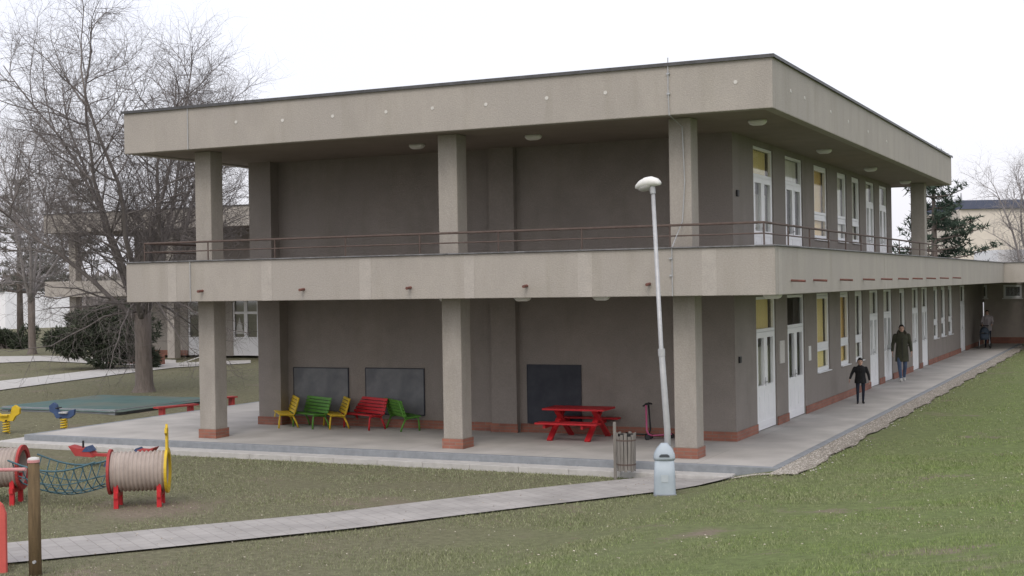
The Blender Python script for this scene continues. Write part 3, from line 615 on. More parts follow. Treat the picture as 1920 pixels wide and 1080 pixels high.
def conifer(name,loc,label,seed,h,rad,mat,z0,layers,nn=26,droop=-.1,group=None,sz=.16,pw=.75):
    rnd=random.Random(seed); root=E(name,loc,label,'tree',group)
    b=MB(); b.tube([(0,0,-.2),(0,0,h*.5),(0,0,h)],[.22,.14,.03],8); b.build('trunk',BARK,root,smooth=True)
    b=MB(); lf=MB()
    for k in range(layers):
        t=k/(layers-1); z=z0+(h-z0)*t; rr_=rad*(1-t)**pw*rnd.uniform(.6,1.15)+.25
        for j in range(rnd.randint(4,6)):
            az=rnd.random()*2*PI; R_=rr_*rnd.uniform(.6,1.15); e=Vector((math.cos(az)*R_,math.sin(az)*R_,z+R_*(.12+rnd.uniform(-.14,.2)))); s=Vector((0,0,z))
            b.tube([s,s.lerp(e,.5)+Vector((0,0,droop)),e],[.05,.03,.012],4)
            for c_ in range(int(nn*R_/rad)+5):
                f=rnd.uniform(.4,1.05); cpt=s.lerp(e,f)+Vector((rnd.gauss(0,.17),rnd.gauss(0,.17),rnd.gauss(0.05,.10)))
                for q_ in range(7):
                    dv=Vector((rnd.gauss(0,1),rnd.gauss(0,1),rnd.gauss(.3,.8))).normalized()*sz*rnd.uniform(.7,1.5); pv=dv.orthogonal().normalized()*sz*.12
                    i=len(lf.v); lf.v+=[tuple(cpt-pv),tuple(cpt+pv),tuple(cpt+dv)]; lf.f.append((i,i+1,i+2))
    b.build('branches',BARK,root); lf.build('crown',mat,root); return root
q=PD(1752,480,62); conifer('pine_tree',(q.x,q.y,0),'dark green pine tree rising behind the right end of the roof',4,PD(1752,290,62).z,3.1,NEED,2.0,15,nn=26,sz=.26,pw=.8)
q=PD(38,600,82); conifer('pine_tree',(q.x,q.y,0),'thin greyish pine tree left of the pavilion',8,PD(38,345,82).z,3.2,NEEDB,3.2,14,nn=16,sz=.26)
q=PD(150,600,90); conifer('pine_tree',(q.x,q.y,0),'greyish pine tree just behind the left end of the pavilion roof',9,PD(150,345,90).z,3.4,NEEDB,3.5,13,nn=14,sz=.26)
def shrub(name,loc,label,seed,blobs,N,mat,sz,group=None,cat='shrub'):
    rnd=random.Random(seed); root=E(name,loc,label,cat,group); b=MB(); lf=MB()
    for k in range(14):
        bl=rnd.choice(blobs); b.tube([(rnd.gauss(0,.2),rnd.gauss(0,.2),-.1),(bl[0]*.6,bl[1]*.6,bl[2]*.5),(bl[0]+rnd.gauss(0,.2),bl[1],bl[2]+bl[3]*.6)],[.05,.03,.01],4)
    b.build('stem',BARK,root)
    for (x,y,z,r) in blobs:
        for k in range(N):
            v=Vector((rnd.gauss(0,1),rnd.gauss(0,1),rnd.gauss(0,1))).normalized()*r*rnd.uniform(.55,1.15); v.z*=.75
            c_=Vector((x,y,z))+v
            if c_.z<-.05: continue
            for j in range(4):
                dv=(v.normalized()*.8+Vector((rnd.gauss(0,.6),rnd.gauss(0,.6),rnd.gauss(.2,.6)))).normalized()*sz*rnd.uniform(.6,1.8); pv=dv.orthogonal().normalized()*sz*.2
                i=len(lf.v); lf.v+=[tuple(c_-pv),tuple(c_+pv),tuple(c_+dv)]; lf.f.append((i,i+1,i+2))
    lf.build('foliage',mat,root); return root
q=PZ(165,690,0); r_=random.Random(2)
blobs=[(r_.uniform(-1.7,1.7),r_.uniform(-1,1),r_.uniform(.3,2.3),r_.uniform(.45,.9)) for k in range(24)]
shrub('juniper_shrub',(q.x,q.y+1,-.1),'large dark evergreen shrub left of the bare tree trunk',5,blobs,300,JUN,.17)
q=PZ(18,650,0)
blobs=[(r_.uniform(-1.6,1.4),r_.uniform(-.8,.8),r_.uniform(.2,1.0),r_.uniform(.4,.7)) for k in range(12)]
shrub('juniper_shrub',(q.x,q.y,-.1),'smaller rounded evergreen shrub at the far left edge',6,blobs,220,JUN,.15)
b=MB(); r_=random.Random(9)
for k in range(24000):
    px=r_.uniform(-500,560); t=r_.uniform(138,165); top=4.2+2.2*noise.noise(Vector((px*.012,1,0)))+1.2*noise.noise(Vector((px*.06,5,0)))
    q=PD(px,540,t); z=r_.uniform(0,max(top,1)); i=len(b.v); dv=Vector((r_.gauss(0,.3),r_.gauss(0,.3),r_.uniform(.3,1.1))); pv=Vector((r_.gauss(0,.1),r_.gauss(0,.1),0))
    c_=Vector((q.x,q.y,z)); b.v+=[tuple(c_-pv),tuple(c_+pv),tuple(c_+dv)]; b.f.append((i,i+1,i+2))
tag(b.build('distant_brush',BRUSH),'grey brown mass of far bare trees along the horizon','trees',kind='stuff')
# ------------------------------------------------------------------ street lamp + bin
LPX=PZ(1249,925,-.2)
L=E('street_lamp',(LPX.x,LPX.y+.12,-.2),'leaning galvanised street lamp with white head beside grey bin','street lamp')
tx=-.2
b=MB(); b.tube([(0,0,-.1),(tx*.02,0,1.0),(tx*.42,0,2.2),(tx*.45,0,2.25),(tx,0,4.85)],[.055,.053,.05,.037,.033],14); b.build('pole',GALV,L,smooth=True)
b=MB(); b.tube([(tx*.42-.002,0,2.2),(tx*.45,0,2.32)],.058,14); b.build('collar',GALV,L)
b=MB(); b.tube([(tx,0,4.84),(tx-.02,-.0,4.98)],[.045,.05],12); b.build('bracket',GALV,L)
b=MB(); h=[]
for (s,hw,dz,hh_) in ((.13,.05,-.02,.035),(.08,.085,.0,.06),(-.02,.115,.01,.085),(-.12,.125,.0,.085),(-.22,.11,-.03,.07),(-.29,.07,-.06,.042),(-.32,.025,-.075,.016)): h.append((0.0,5.03+dz,s,hw,hh_))
b.loft(h,18,2.2,axis='x'); b.v=[(x+tx,y,z) for x,y,z in b.v]; hd=b.build('lamp_head',LWHITE,L,smooth=True)
b=MB(); b.loft([(0,4.985,.0,.07,.04),(0,4.965,-.08,.105,.07),(0,4.945,-.17,.1,.065),(0,4.935,-.25,.06,.04)],16,2.2,axis='x'); b.v=[(x+tx,y,z) for x,y,z in b.v]; b.build('lamp_glass',M('lamp_glass',(.35,.35,.33),rough=.15,bump=0),L,smooth=True)
L.rotation_euler=(0,0,math.radians(-10))
BN=E('litter_bin',(LPX.x,LPX.y-.06,H(LPX.x,LPX.y)),'grey blue plastic litter bin on grass at lamp foot','bin',rz=math.radians(20)); BN.scale=(.92,.92,1.02)
b=MB(); b.loft([(0,0,0,.185,.16),(0,0,.04,.19,.165),(0,0,.3,.185,.16),(0,0,.56,.17,.145)],28,4); b.build('bin_body',BINM,BN,smooth=True)
b=MB(); b.loft([(0,0,.562,.185,.16),(0,0,.60,.19,.165),(0,0,.66,.18,.155),(0,0,.74,.135,.12),(0,0,.80,.075,.07),(0,0,.82,.06,.05)],28,3.2); b.build('lid',BINM,BN,smooth=True)
b=MB(); b.prism([(-.09,.615),(.09,.615),(.085,.64),(.05,.66),(-.05,.66),(-.085,.64)],-.17,-.15); b.build('opening',M('grey_opening',(.08,.09,.10),bump=0),BN)
b=MB(); b.box(-.06,.06,-.170,-.163,.22,.34); b.build('label_plate',M('bin_plate',(.5,.56,.6),bump=0),BN)
b=MB(); b.box(-.2,.2,-.18,-.1,.0,.03); b.box(-.2,.2,.1,.18,.0,.03); b.build('foot',KERB,BN)
q=Vector((-2.50,-.68,0)); WBN=E('wooden_litter_bin',(q.x,q.y,H(q.x,q.y)),'weathered slatted round wooden litter bin on post before the terrace step','bin',rz=.3)
b=MB()
for k in range(16):
    a=2*PI*k/16; ca,sa=math.cos(a),math.sin(a); t1=.82-.03*((k*5)%3); bt=.15+.02*((k*3)%2)
    b.bar((.15*ca,.15*sa,bt),(.165*ca,.165*sa,t1),.02,.052,up=(-sa,ca,0))
b.build('slats',WOOD,WBN)
b=MB(); b.loft([(0,0,.18,.125,.125),(0,0,.79,.14,.14)],18); b.build('liner',DARK,WBN)
b=MB(); b.bar((-.195,.0,-.1),(-.195,.0,1.0),.05,.05); b.build('post',WOOD,WBN)
b=MB(); b.tube([(0,0,.26),(0,0,.285)],.169,20); b.tube([(0,0,.68),(0,0,.705)],.177,20); b.build('band',RUST,WBN)
# ------------------------------------------------------------------ loggia furniture
def board(px0,py0,px1,py1,mat,label):
    a=PY(px0,py0,RY-.03); c=PY(px1,py1,RY-.03); r=E('blackboard',((a.x+c.x)/2,RY,c.z),label,'blackboard')
    x=(c.x-a.x)/2; h=a.z-c.z
    b=MB(); b.box(-x,x,-.03,-.002,0,h); b.build('panel',mat,r)
    b=MB(); t=.02; b.box(-x-t,-x-.001,-.035,-.002,-t,h+t); b.box(x+.001,x+t,-.035,-.002,-t,h+t); b.box(-x,x,-.035,-.002,h+.001,h+t); b.box(-x,x,-.06,-.002,-t,-.001); b.build('frame',SLATED,r)
board(551,690,653,776,SLATE,'grey chalky blackboard on the wall, leftmost of three'); board(686,691,795,778,SLATE,'grey chalky blackboard above the red bench, middle of three'); board(989,685,1089,795,SLATED,'darkest taller blackboard left of the red picnic table')
def bench(loc,rz,mat,label,ln=.95):
    r=E('bench',loc,label,'bench','small painted benches under the balcony',rz)
    for s in (-1,1):
        x=s*(ln/2-.1); b=MB()
        b.tube([(x,-.20,0),(x,-.19,.15),(x,-.17,.29),(x,-.05,.30),(x,.12,.27),(x,.17,.34),(x,.27,.68)],.021,8); b.tube([(x,.12,.28),(x,.2,.12),(x,.24,0)],.021,8); b.build('leg',mat,r,smooth=True)
    for i in range(4):
        b=MB(); y=-.17+i*.083; b.box(-ln/2,ln/2,y-.038,y+.038,.318-.006*i,.34-.006*i); b.build('seat_slat',mat,r,bevel=.004)
    for i in range(5):
        b=MB(); t=i/4; b.bar((-ln/2,.155+.09*t,.365+.29*t),(ln/2,.155+.09*t,.365+.29*t),.022,.062,up=(0,.34,1)); b.build('back_slat',mat,r,bevel=.004)
    return r
def bpos(px,py,dy=0): q=PZ(px,py,0.002); return (q.x,q.y+dy,.002)
bench(bpos(535,799),math.radians(-48),YEL,'yellow bench at the left end of the bench row',1.08)
bench(bpos(582,801),math.radians(-26),GRN,'green bench between the two yellow benches',1.08)
bench(bpos(629,801),math.radians(-48),YEL,'yellow bench between a green and the red bench',1.08)
bench(bpos(682,803),math.radians(-24),RED,'red bench at the middle of the bench row',1.2)
bench(bpos(757,805),math.radians(140),GRN,'green bench standing apart below the middle blackboard',1.15)
q=PZ(1086,822,0)
T=E('picnic_table',(q.x,q.y,0.003),'red wooden picnic table with crossed legs and attached seats','table',rz=math.radians(2)); T.scale=(1.08,1.05,1.04)
for i in range(5): b=MB(); y=-.29+i*.145; b.box(-.62,.62,y-.069,y+.069,.575,.612); b.build('tabletop_plank',RED,T,bevel=.004)
for y0 in (-.62,.62):
    for i in (-1,1): b=MB(); y=y0+i*.07; b.box(-.62,.62,y-.065,y+.065,.335,.368); b.build('seat',RED,T,bevel=.004)
for x in (-.38,.38):
    for sg in (-1,1): b=MB(); b.bar((x+.026*sg,.54*sg,0),(x+.026*sg,-.26*sg,.57),.05,.10,up=(1,0,0)); b.build('leg',RED,T)
    b=MB(); b.box(x-.10,x-.053,-.68,.68,.255,.333); b.build('seat_support',RED,T)
b=MB(); b.bar((-.36,0,.3),(.36,0,.3),.05,.05); b.build('brace',RED,T)
def scooter(px,py,rz,mat,label,lean):
    q=PZ(px,py,0); r=E('scooter',(q.x,min(q.y,3.45),0.002),label,'scooter','kick scooters by the wall',rz)
    b=MB(); b.box(-.06,.06,-.22,.22,.07,.095); b.build('deck',mat,r,bevel=.01)
    b=MB(); b.tube([(0,-.22,.085),(0,-.30,.12),(0,-.33,.2),(0,-.27,.72)],.019,8); b.build('stem',mat,r,smooth=True)
    b=MB(); b.tube([(-.12,-.27,.71),(0,-.27,.73),(.12,-.27,.71)],.018,8); b.build('handlebar',DARK,r,smooth=True)
    for x,y in ((0,-.34),(0,.24)):
        b=MB(); b.tube([(x-.015,y,.055),(x+.015,y,.055)],.055,16); b.build('wheel',DARK,r)
    r.rotation_euler=(0,lean,rz)
scooter(1206,818,1.35,DARK,'black kick scooter leaning by the wall behind the wooden bin',.06)
scooter(1246,822,-.7,M('pink_plastic',(.55,.12,.25)),'pink kick scooter leaning by the wall behind the lamp post',-.22)
# ------------------------------------------------------------------ left playground
SB=E('sandpit',(-21.4,7.35,-.06),'square sandpit covered by a teal tarpaulin left of the terrace','sandpit'); SB.scale=(1.05,.95,.6)
b=MB()
for (a,c,d_,e_) in ((-1.95,1.95,-2.1,-1.95),(-1.95,1.95,1.95,2.1),(-1.95,-1.8,-1.95,1.95),(1.8,1.95,-1.95,1.95)): b.box(a,c,d_,e_,-.2,.12)
b.build('rim',KERB,SB)
b=MB(); n=26
for j in range(n):
    for i in range(n):
        x=-2.05+4.1*i/(n-1); y=-2.15+4.3*j/(n-1); e=max(abs(x)/2.05,abs(y)/2.15); b.v.append((x,y,.14+.03*noise.noise(Vector((x*2,y*2,0)))-(.12 if e>.985 else 0)))
for j in range(n-1):
    for i in range(n-1): a=j*n+i; b.f.append((a,a+1,a+n+1,a+n))
b.build('cover',TEAL,SB,smooth=True)
def lowbench(px0,py0,px1,py1,label):
    a=PZ(px0,py0,-.0); c=PZ(px1,py1,-.0); m_=(a+c)/2; d=c-a; r=E('low_bench',(m_.x,m_.y,-.12),label,'bench','low red plank benches',math.atan2(d.y,d.x)); l=d.length/2
    b=MB(); b.box(-l,l,-.13,.13,.24,.28); b.build('seat',REDD,r)
    for s in (-1,1): b=MB(); b.box(s*l*.7-.04,s*l*.7+.04,-.1,.1,-.05,.24); b.build('leg',REDD,r)
lowbench(292,775,368,768,'low red plank bench at the sandpit corner, left of first column'); lowbench(395,757,441,753,'low red plank bench right of the first column')
def coil(r,h,turns,z0): return [(r*math.cos(t),r*math.sin(t),z0+h*t/(turns*2*PI)) for t in np.linspace(0,turns*2*PI,turns*12)]
def rider(px,py,mat,mat2,rz,label):
    q=PZ(px,py,-.15); r=E('spring_rider',(q.x,q.y,H(q.x,q.y)+.0),label,'spring rider','spring riders near the sandpit',rz); r.scale=(.85,.85,.85)
    b=MB(); b.tube(coil(.09,.36,5,.02),.022,7); b.build('spring',YEL,r,smooth=True)
    b=MB(); b.prism([(-.34,.46),(-.2,.36),(.22,.36),(.3,.5),(.42,.56),(.44,.72),(.3,.82),(.2,.76),(.14,.56),(-.1,.52),(-.22,.6),(-.36,.62)],-.05,.05); b.build('body_panel',mat,r,bevel=.01)
    b=MB(); b.box(-.16,.1,-.13,.13,.50,.55); b.build('seat',mat2,r,bevel=.01)
    b=MB(); b.tube([(.16,-.16,.66),(.16,.16,.66)],.018,8); b.build('handle',DARK,r)
    b=MB(); b.tube([(.05,-.15,.38),(.05,.15,.38)],.02,8); b.build('footrest',DARK,r)
rider(12,808,YEL,YEL,.3,'yellow spring rider at the left edge before the sandpit'); rider(120,803,BLUE,GALV,3.4,'blue spring rider on a yellow spring before the terrace corner')
def tunnel(loc,rz,label,giraffe):
    r=E('play_tunnel',loc,label,'play tunnel','play tunnels joined by the rope net',rz)
    l=.42; R=.31; zc=.55; rings=[]
    for i in range(61):
        x=-l+2*l*i/60; rad=R+.014*math.sin(i/60*2*PI*13); rings.append((x,rad))
    b=MB(); n=32
    for (x,rad) in rings+[(x,R-.035) for x,_ in rings[::-1]]:
        for k in range(n): a=2*PI*k/n; b.v.append((x,rad*math.cos(a),zc+rad*math.sin(a)))
    m_=len(rings)*2
    for i in range(m_):
        for k in range(n): b.f.append((i*n+k,i*n+(k+1)%n,((i+1)%m_)*n+(k+1)%n,((i+1)%m_)*n+k))
    b.build('barrel',BARREL,r,smooth=True)
    def ring(x,mt,nm,extra=None):
        b=MB(); n=32; s=[(x-.02,R-.03),(x-.02,R+.05),(x+.02,R+.05),(x+.02,R-.03)]
        for (xx,rad) in s:
            for k in range(n): a=2*PI*k/n; b.v.append((xx,rad*math.cos(a),zc+rad*math.sin(a)))
        for i in range(4):
            for k in range(n): b.f.append((i*n+k,i*n+(k+1)%n,((i+1)%4)*n+(k+1)%n,((i+1)%4)*n+k))
        if extra: b.prism(extra,x-.018,x+.018,'yz')
        b.build(nm,mt,r)
    ring(-l-.02,REDD,'end_ring')
    ring(l+.02,YEL if giraffe else REDD,'end_ring',[( -.12,zc+R+.03),(-.09,zc+R+.25),(-.19,zc+R+.30),(-.17,zc+R+.37),(-.06,zc+R+.38),(-.05,zc+R+.43),(-.02,zc+R+.38),(.04,zc+R+.34),(.03,zc+R+.03)] if giraffe else None)
    for sx in (-1,1):
        for sy in (-1,1):
            b=MB(); b.bar((sx*.33,sy*.22,-.15),(sx*.33,sy*.2,zc-.12),.07,.07); b.build('leg',RED,r)
        b=MB(); b.bar((sx*.33,-.28,.2),(sx*.33,.28,.2),.06,.08); b.build('crossbeam',RED,r)
tunnel((TP.x,TP.y,-.22),math.radians(33),'corrugated play tunnel with yellow animal head end ring, nearest the path',True)
TQ=PZ(-8,945,-.22)
tunnel((TQ.x,TQ.y,-.18),math.radians(28),'corrugated play tunnel with red rings cut by the left edge',False)
A=Vector((TQ.x,TQ.y,.35))+Rh*.45; Bq=Vector((TP.x,TP.y,.35))-Rh*.48
side=(Bq-A).cross(UP).normalized(); b=MB()
def netp(s,t):
    a=(t-.5)*2; sag=.16*math.sin(PI*s); p=A.lerp(Bq,s)+side*(.40*a)
    return p+Vector((0,0,.42*a*a-.24-sag))
NL,NT=7,10
for j in range(NL): b.tube([netp(i/20,j/(NL-1)) for i in range(21)],.010 if 0<j<NL-1 else .016,5)
for i in range(NT): b.tube([netp((i+.5)/NT,j/10) for j in range(11)],.010,5)
o=b.build('rope_net',ROPE); tag(o,'blue sagging rope net strung between the two play tunnels','rope net')
q=PZ(214,872,-.2); S=E('seesaw',(q.x,q.y,-.22),'low red seesaw with blue stand behind the corrugated play tunnel','seesaw',rz=math.radians(20))
b=MB(); b.bar((-.72,0,.24),(.78,0,.18),.12,.05); b.build('beam',REDD,S)
b=MB(); b.prism([(-.18,0),(.18,0),(.08,.19),(-.08,.19)],-.1,.1); b.build('pivot_stand',BLUE,S)
for s,zz in ((-1,.24),(1,.20)):
    b=MB(); b.prism([(s*.36,zz-.05),(s*.72,zz-.02),(s*.86,zz+.17),(s*.66,zz+.12),(s*.5,zz+.13)],-.16,.16); b.build('seat',REDD,S)
    b=MB(); b.prism([(s*.42,zz+.06),(s*.5,zz+.16),(s*.58,zz+.06)],-.17,.17); b.build('seat_pad',BLUE,S)
b=MB(); b.tube([(-.62,-.0,.24),(-.62,.0,.5)],.022,8); b.build('handle',DARK,S)
q=PZ(66,1075,-.2); W=E('wooden_post',(q.x,q.y,-.25),'round brown wooden post with white and red cap at lower left','post')
b=MB(); b.tube([(0,0,-.1),(0,0,.7),(.0,0,1.39)],[.076,.073,.068],18); b.build('shaft',POSTW,W,smooth=True)
b=MB(); b.tube([(0,0,1.392),(0,0,1.42),(0,0,1.425)],[.073,.073,.07],18); b.build('cap_band',PINKB,W)
b=MB(); b.tube([(0,0,1.426),(0,0,1.445),(0,0,1.455)],[.070,.064,.03],18); b.build('cap',SHOEW,W)
b=MB(); b.tube([(.05,-.055,.2),(.055,-.08,.2)],.02,10); b.build('bolt',GALV,W)
q2=PD(-120,884,16.6); b=MB(); e=PD(48,880,16.25); b.tube([tuple(q2),tuple(e)],.022,10); o=b.build('crossbar',PINKB,W,world=True)
q=PZ(-2,1078,-.25); R_=E('playground_board',(q.x,q.y,-.25),'red rounded playground board cut by the left edge','playground board',rz=yaw)  # plain red playground panel with a rounded top, not for climbing
b=MB(); b.prism([(-.3,-.05),(.1,-.05),(.1,.75),(.06,.86),(-.02,.93),(-.12,.93),(-.3,.8)],-.03,.03); b.build('board',M('coral_red_paint',(.62,.13,.11),(.5,.09,.08)),R_,bevel=.012)
b=MB(); b.tube([(-.2,0,-.1),(-.2,0,1.0)],.04,10); b.build('post',RED,R_)
q=PZ(358,684,-.05); wb=E('white_bench',(q.x,q.y,-.1),'small white slanted bench before the pavilion doors','bench',rz=.5)
b=MB(); b.bar((-.5,0,.1),(.5,0,.42),.35,.04); b.build('seat',SHOEW,wb)
for yy in (-.12,.12): b=MB(); b.bar((.4,yy,0),(.4,yy,.4),.05); b.build('leg',SHOEW,wb)
# ------------------------------------------------------------------ people
def solid(mb,name,mats,parent,voxel,matf=None,sm=3):
    me=bpy.data.meshes.new(name); me.from_pydata(mb.v,[],mb.f); o=bpy.data.objects.new(name,me); C.objects.link(o)
    r=o.modifiers.new('r','REMESH'); r.mode='VOXEL'; r.voxel_size=voxel; s=o.modifiers.new('s','SMOOTH'); s.iterations=sm; s.factor=.5
    dg=bpy.context.evaluated_depsgraph_get(); dg.update(); nm=bpy.data.meshes.new_from_object(o.evaluated_get(dg)); o.modifiers.clear(); o.data=nm; bpy.data.meshes.remove(me)
    nm.materials.clear()
    for m_ in mats:nm.materials.append(m_)
    for p_ in nm.polygons:
        p_.use_smooth=True
        if matf:p_.material_index=matf(p_.center)
    o.parent=parent; return o
def hand(b,w,d,side,s):
    w=Vector(w); d=Vector(d).normalized(); f=Vector((0,-1,0)); f=f-d*f.dot(d)
    f=f.normalized() if f.length>.2 else Vector((0,0,1)); inn=Vector((-side,0,0)); inn=(inn-d*inn.dot(d)).normalized()
    for k in (-.028,-.01,.01,.028): b.cap(tuple(w+d*.01*s+f*k*.7*s),.014*s,tuple(w+d*.085*s+f*k*s),.012*s,8)
    for k,ln in zip((.036,.012,-.012,-.036),(.066,.078,.072,.055)):
        a=w+d*.085*s+f*k*s; m_=a+d*ln*.5*s+inn*.008*s; e=m_+d*ln*.42*s+inn*.03*s
        b.cap(tuple(a),.0088*s,tuple(m_),.0082*s,8); b.cap(tuple(m_),.0082*s,tuple(e),.007*s,8)
    a=w+d*.025*s+f*.03*s; m_=a+f*.03*s+d*.03*s+inn*.012*s; b.cap(tuple(a),.012*s,tuple(m_),.0105*s,8); b.cap(tuple(m_),.0105*s,tuple(m_+d*.03*s+f*.006*s),.009*s,8)
def person(loc,rz,s,label,legmat,shoemat,coatmat,hem,arms,stride,hood,headscale=1.0,width=1.0,hat=None):
    r=E('person',loc,label,'person',rz=rz); b=MB()
    S=lambda p_:(p_[0]*s*width,p_[1]*s,p_[2]*s)
    (kl,al,tl),(kr,ar,tr_)=stride
    for sd,(k,a,t) in ((-1,(kl,al,tl)),(1,(kr,ar,tr_))):
        h=(sd*.09,0,.90); b.cap(S(h),.088*s,S(k),.06*s); b.cap(S(k),.06*s,S(a),.042*s); b.cap(S((a[0],a[1]+.03,a[2]-.04)),.042*s,S(t),.034*s); b.cap(S(a),.04*s,S((a[0],a[1],a[2]-.04)),.04*s)
    b.loft([(0,0,.84*s,.13*s,.10*s),(0,0,.95*s,.16*s,.115*s),(0,0,1.1*s,.14*s,.10*s),(0,0,1.3*s,.17*s,.115*s),(0,0,1.40*s,.165*s,.10*s),(0,0,1.46*s,.08*s,.07*s)],18)
    for sd,(sh,el,wr,hd_) in ((-1,arms[0]),(1,arms[1])):
        b.cap(S(sh),.056*s,S(el),.042*s); b.cap(S(el),.042*s,S(wr),.027*s); hand(b,S(wr),hd_,sd,s)
    hs=s*headscale; zc=1.49*s+.118*hs; b.cap((0,.01*s,1.42*s),.056*s,(0,0,1.53*s),.052*s)
    b.ell((0,0,zc),(.074*hs,.092*hs,.112*hs),18,12); b.ell((0,-.02*hs,zc-.06*hs),(.052*hs,.068*hs,.06*hs),14,9)
    b.cap((0,-.088*hs,zc+.01*hs),.010*hs,(0,-.106*hs,zc-.022*hs),.014*hs,8)
    for sd in (-1,1): b.ell((sd*.076*hs,.01*hs,zc-.005*hs),(.012*hs,.022*hs,.03*hs),8,6)
    sleeve=[arms[0],arms[1]]
    def mf(c):
        if c.z>1.44*s: return 0
        for sh,el,wr,hd_ in sleeve:
            wv=Vector(S(wr)); dv=Vector(hd_).normalized()
            if (c-wv).length<.22*s and (c-wv).dot(dv)>-.03*s and ((c-wv)-dv*(c-wv).dot(dv)).length<.07*s: return 0
        return 2 if c.z<.105*s else 1
    solid(b,'body',[SKIN,legmat,shoemat],r,.0065*s+.0008,mf)
    for sd in (-1,1):
        e=MB(); e.ell((sd*.028*hs,-.083*hs,zc+.012*hs),(.013*hs,.008*hs,.007*hs),10,6); e.build('eye',HAIR,r,smooth=True)
    e=MB(); e.ell((0,-.084*hs,zc-.055*hs),(.022*hs,.008*hs,.006*hs),10,6); e.build('mouth',LIPS,r,smooth=True)
    b=MB(); cw=s*width
    b.loft([(0,.0,hem*s,.20*cw,.155*s),(0,0,(hem+.12)*s,.198*cw,.15*s),(0,0,1.0*s,.18*cw,.135*s),(0,0,1.15*s,.165*cw,.125*s),(0,0,1.32*s,.192*cw,.138*s),(0,0,1.42*s,.175*cw,.122*s),(0,0,1.49*s,.095*s,.09*s)],24)
    for sh,el,wr,_ in arms: b.cap(S(sh),.073*s,S(el),.056*s); b.tube([S(el),tuple(Vector(S(el)).lerp(Vector(S(wr)),.97))],[.056*s,.042*s],12)
    b.cap((0,-.0*s,1.45*s),.08*s,(0,.03*s,1.50*s),.075*s)
    ct=solid(b,'coat',[coatmat],r,.014*s,None,2)
    z=MB(); z.box(-.006*s,.006*s,-.162*s,-.142*s,(hem+.1)*s,1.34*s); z.build('zip',DARK,r)
    if hood:
        hb=MB(); hb.ell((0,.06*s,1.50*s),(.13*s,.09*s,.085*s),16,10); solid(hb,'hood',[coatmat],r,.014*s)
        fb=MB(); n=16; fb.tube([(.115*s*math.cos(a),(-.055+.10*math.sin(a))*s+.02*s,(1.47+.05*math.sin(a))*s) for a in np.linspace(-.6,PI+.6,n)],.038*s,9); fb.build('fur_trim',FUR,r,smooth=True)
    hb=MB(); m2=hat or HAIR; N=20
    for i in range(9):
        for k in range(N):
            a=2*PI*k/N; fr=max(0,-math.sin(a))
            lo=(-.75+1.25*min(1,fr*1.3)) if not hat else (-.35+.75*min(1,fr*1.3))
            ph=lo+(PI/2-lo)*(i/8); R=1.13
            hb.v.append((.076*hs*R*math.cos(ph)*math.cos(a),.006*hs+.093*hs*R*math.cos(ph)*math.sin(a),zc+.006*hs+.112*hs*1.1*math.sin(ph)))
    for i in range(8):
        for k in range(N): hb.f.append((i*N+k,i*N+(k+1)%N,(i+1)*N+(k+1)%N,(i+1)*N+k))
    hb.build('hat' if hat else 'hair',m2,r,smooth=True)
    return r
def sidearm(sd,out=.26,el=.03,wy=-.07,wz=.90): return ((sd*.185,0,1.385),(sd*(out-.015),el,1.13),(sd*(out+.01),wy,wz),(sd*.05,-.15,-1))
q=PZ(1692,715,0)
person((q.x,q.y,.003),math.radians(14),1.02,'person in a long olive parka, jeans and pale trainers walking along the walkway',JEAN,SHOEW,OLIVE,.60,[sidearm(-1,.27,.06,.0),sidearm(1,.26,.03,-.10)],
 (((-.085,-.12,.49),(-.05,-.16,.08),(-.055,-.31,.045)),((.085,-.03,.49),(.07,.16,.13),(.075,.03,.038))),True,width=1.02)
q=PZ(1614,757,0)
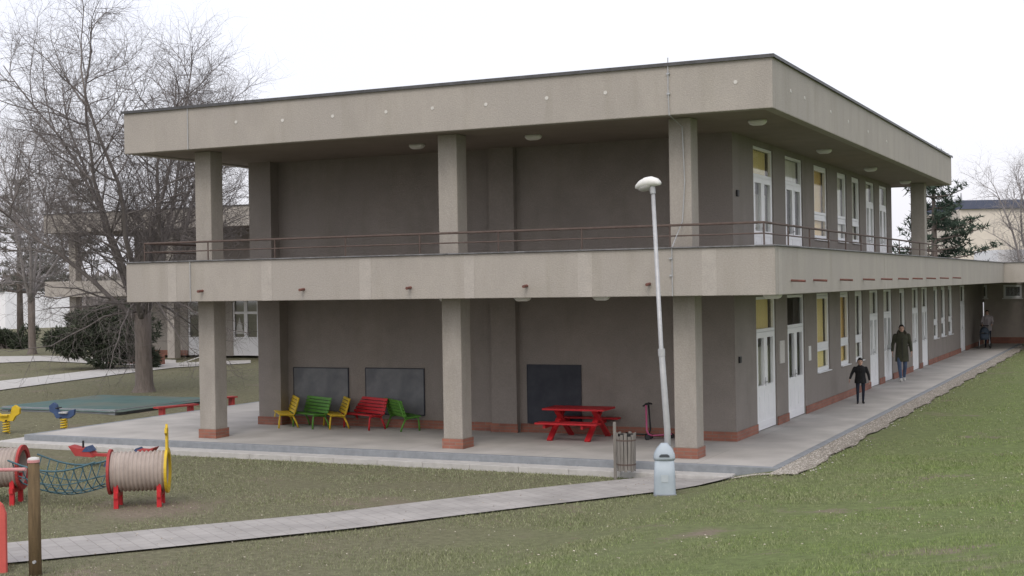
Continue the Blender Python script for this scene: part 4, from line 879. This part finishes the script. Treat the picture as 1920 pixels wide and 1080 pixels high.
person((q.x,q.y,.003),math.radians(18),.655,'small person in black jacket and navy trousers standing ahead on the walkway',NAVY,SHOED,BLACKC,.80,[((-.185,0,1.385),(-.29,.02,1.15),(-.36,-.08,.96),(-.3,-.1,-.9)),sidearm(1,.29,.02,-.04)],
 (((-.10,-.06,.49),(-.10,-.02,.08),(-.12,-.16,.036)),((.09,-.05,.49),(.085,.06,.09),(.10,-.07,.038))),False,headscale=1.3,width=1.15,hat=BLACKC)
q=PZ(1846,653,0)
person((q.x+.05,q.y+.75,.003),math.radians(5),.98,'person in a grey jacket pushing a stroller at the far walkway end',NAVY,SHOED,GREYC,.78,[((-.185,0,1.385),(-.24,-.05,1.14),(-.21,-.30,1.06),(0,-1,-.1)),((.185,0,1.385),(.24,-.05,1.14),(.21,-.30,1.06),(0,-1,-.1))],
 (((-.09,-.10,.49),(-.08,-.10,.08),(-.09,-.24,.036)),((.09,-.02,.49),(.09,.14,.11),(.09,0,.038))),False)
ST=E('stroller',(q.x-.0,q.y+.05,.003),'dark blue stroller with hood pushed by the far person','stroller',rz=math.radians(5))
b=MB(); b.loft([(0,0,.38,.16,.24),(0,-.02,.45,.2,.3),(0,-.02,.62,.21,.33),(0,0,.66,.2,.32)],18,3); b.build('seat',STROL,ST,smooth=True)
b=MB()
for i in range(7):
    a=PI*.05+PI*.62*i/6
    for k in range(12): t=PI*k/11; b.v.append((.215*math.cos(t),.08-.30*math.cos(a)*math.sin(t)*1.0,.66+.30*math.sin(a)*math.sin(t)))
for i in range(6):
    for k in range(11): b.f.append((i*12+k,i*12+k+1,(i+1)*12+k+1,(i+1)*12+k))
b.build('hood',STROL,ST,smooth=True)
b=MB()
for s in (-1,1): b.tube([(s*.22,-.36,.12),(s*.2,.05,.5),(s*.19,.36,1.0)],.014,7); b.tube([(s*.24,.3,.12),(s*.2,-.05,.45)],.014,7)
b.build('frame',GALV,ST,smooth=True)
b=MB(); b.tube([(-.19,.36,1.0),(.19,.36,1.0)],.018,8); b.build('handle',DARK,ST)
for x,y,r2 in ((-.24,-.36,.1),(.24,-.36,.1),(-.26,.3,.13),(.26,.3,.13)): 
    b=MB(); b.tube([(x-.02,y,r2),(x+.02,y,r2)],r2,18); b.build('wheel',DARK,ST)
print('DONE')
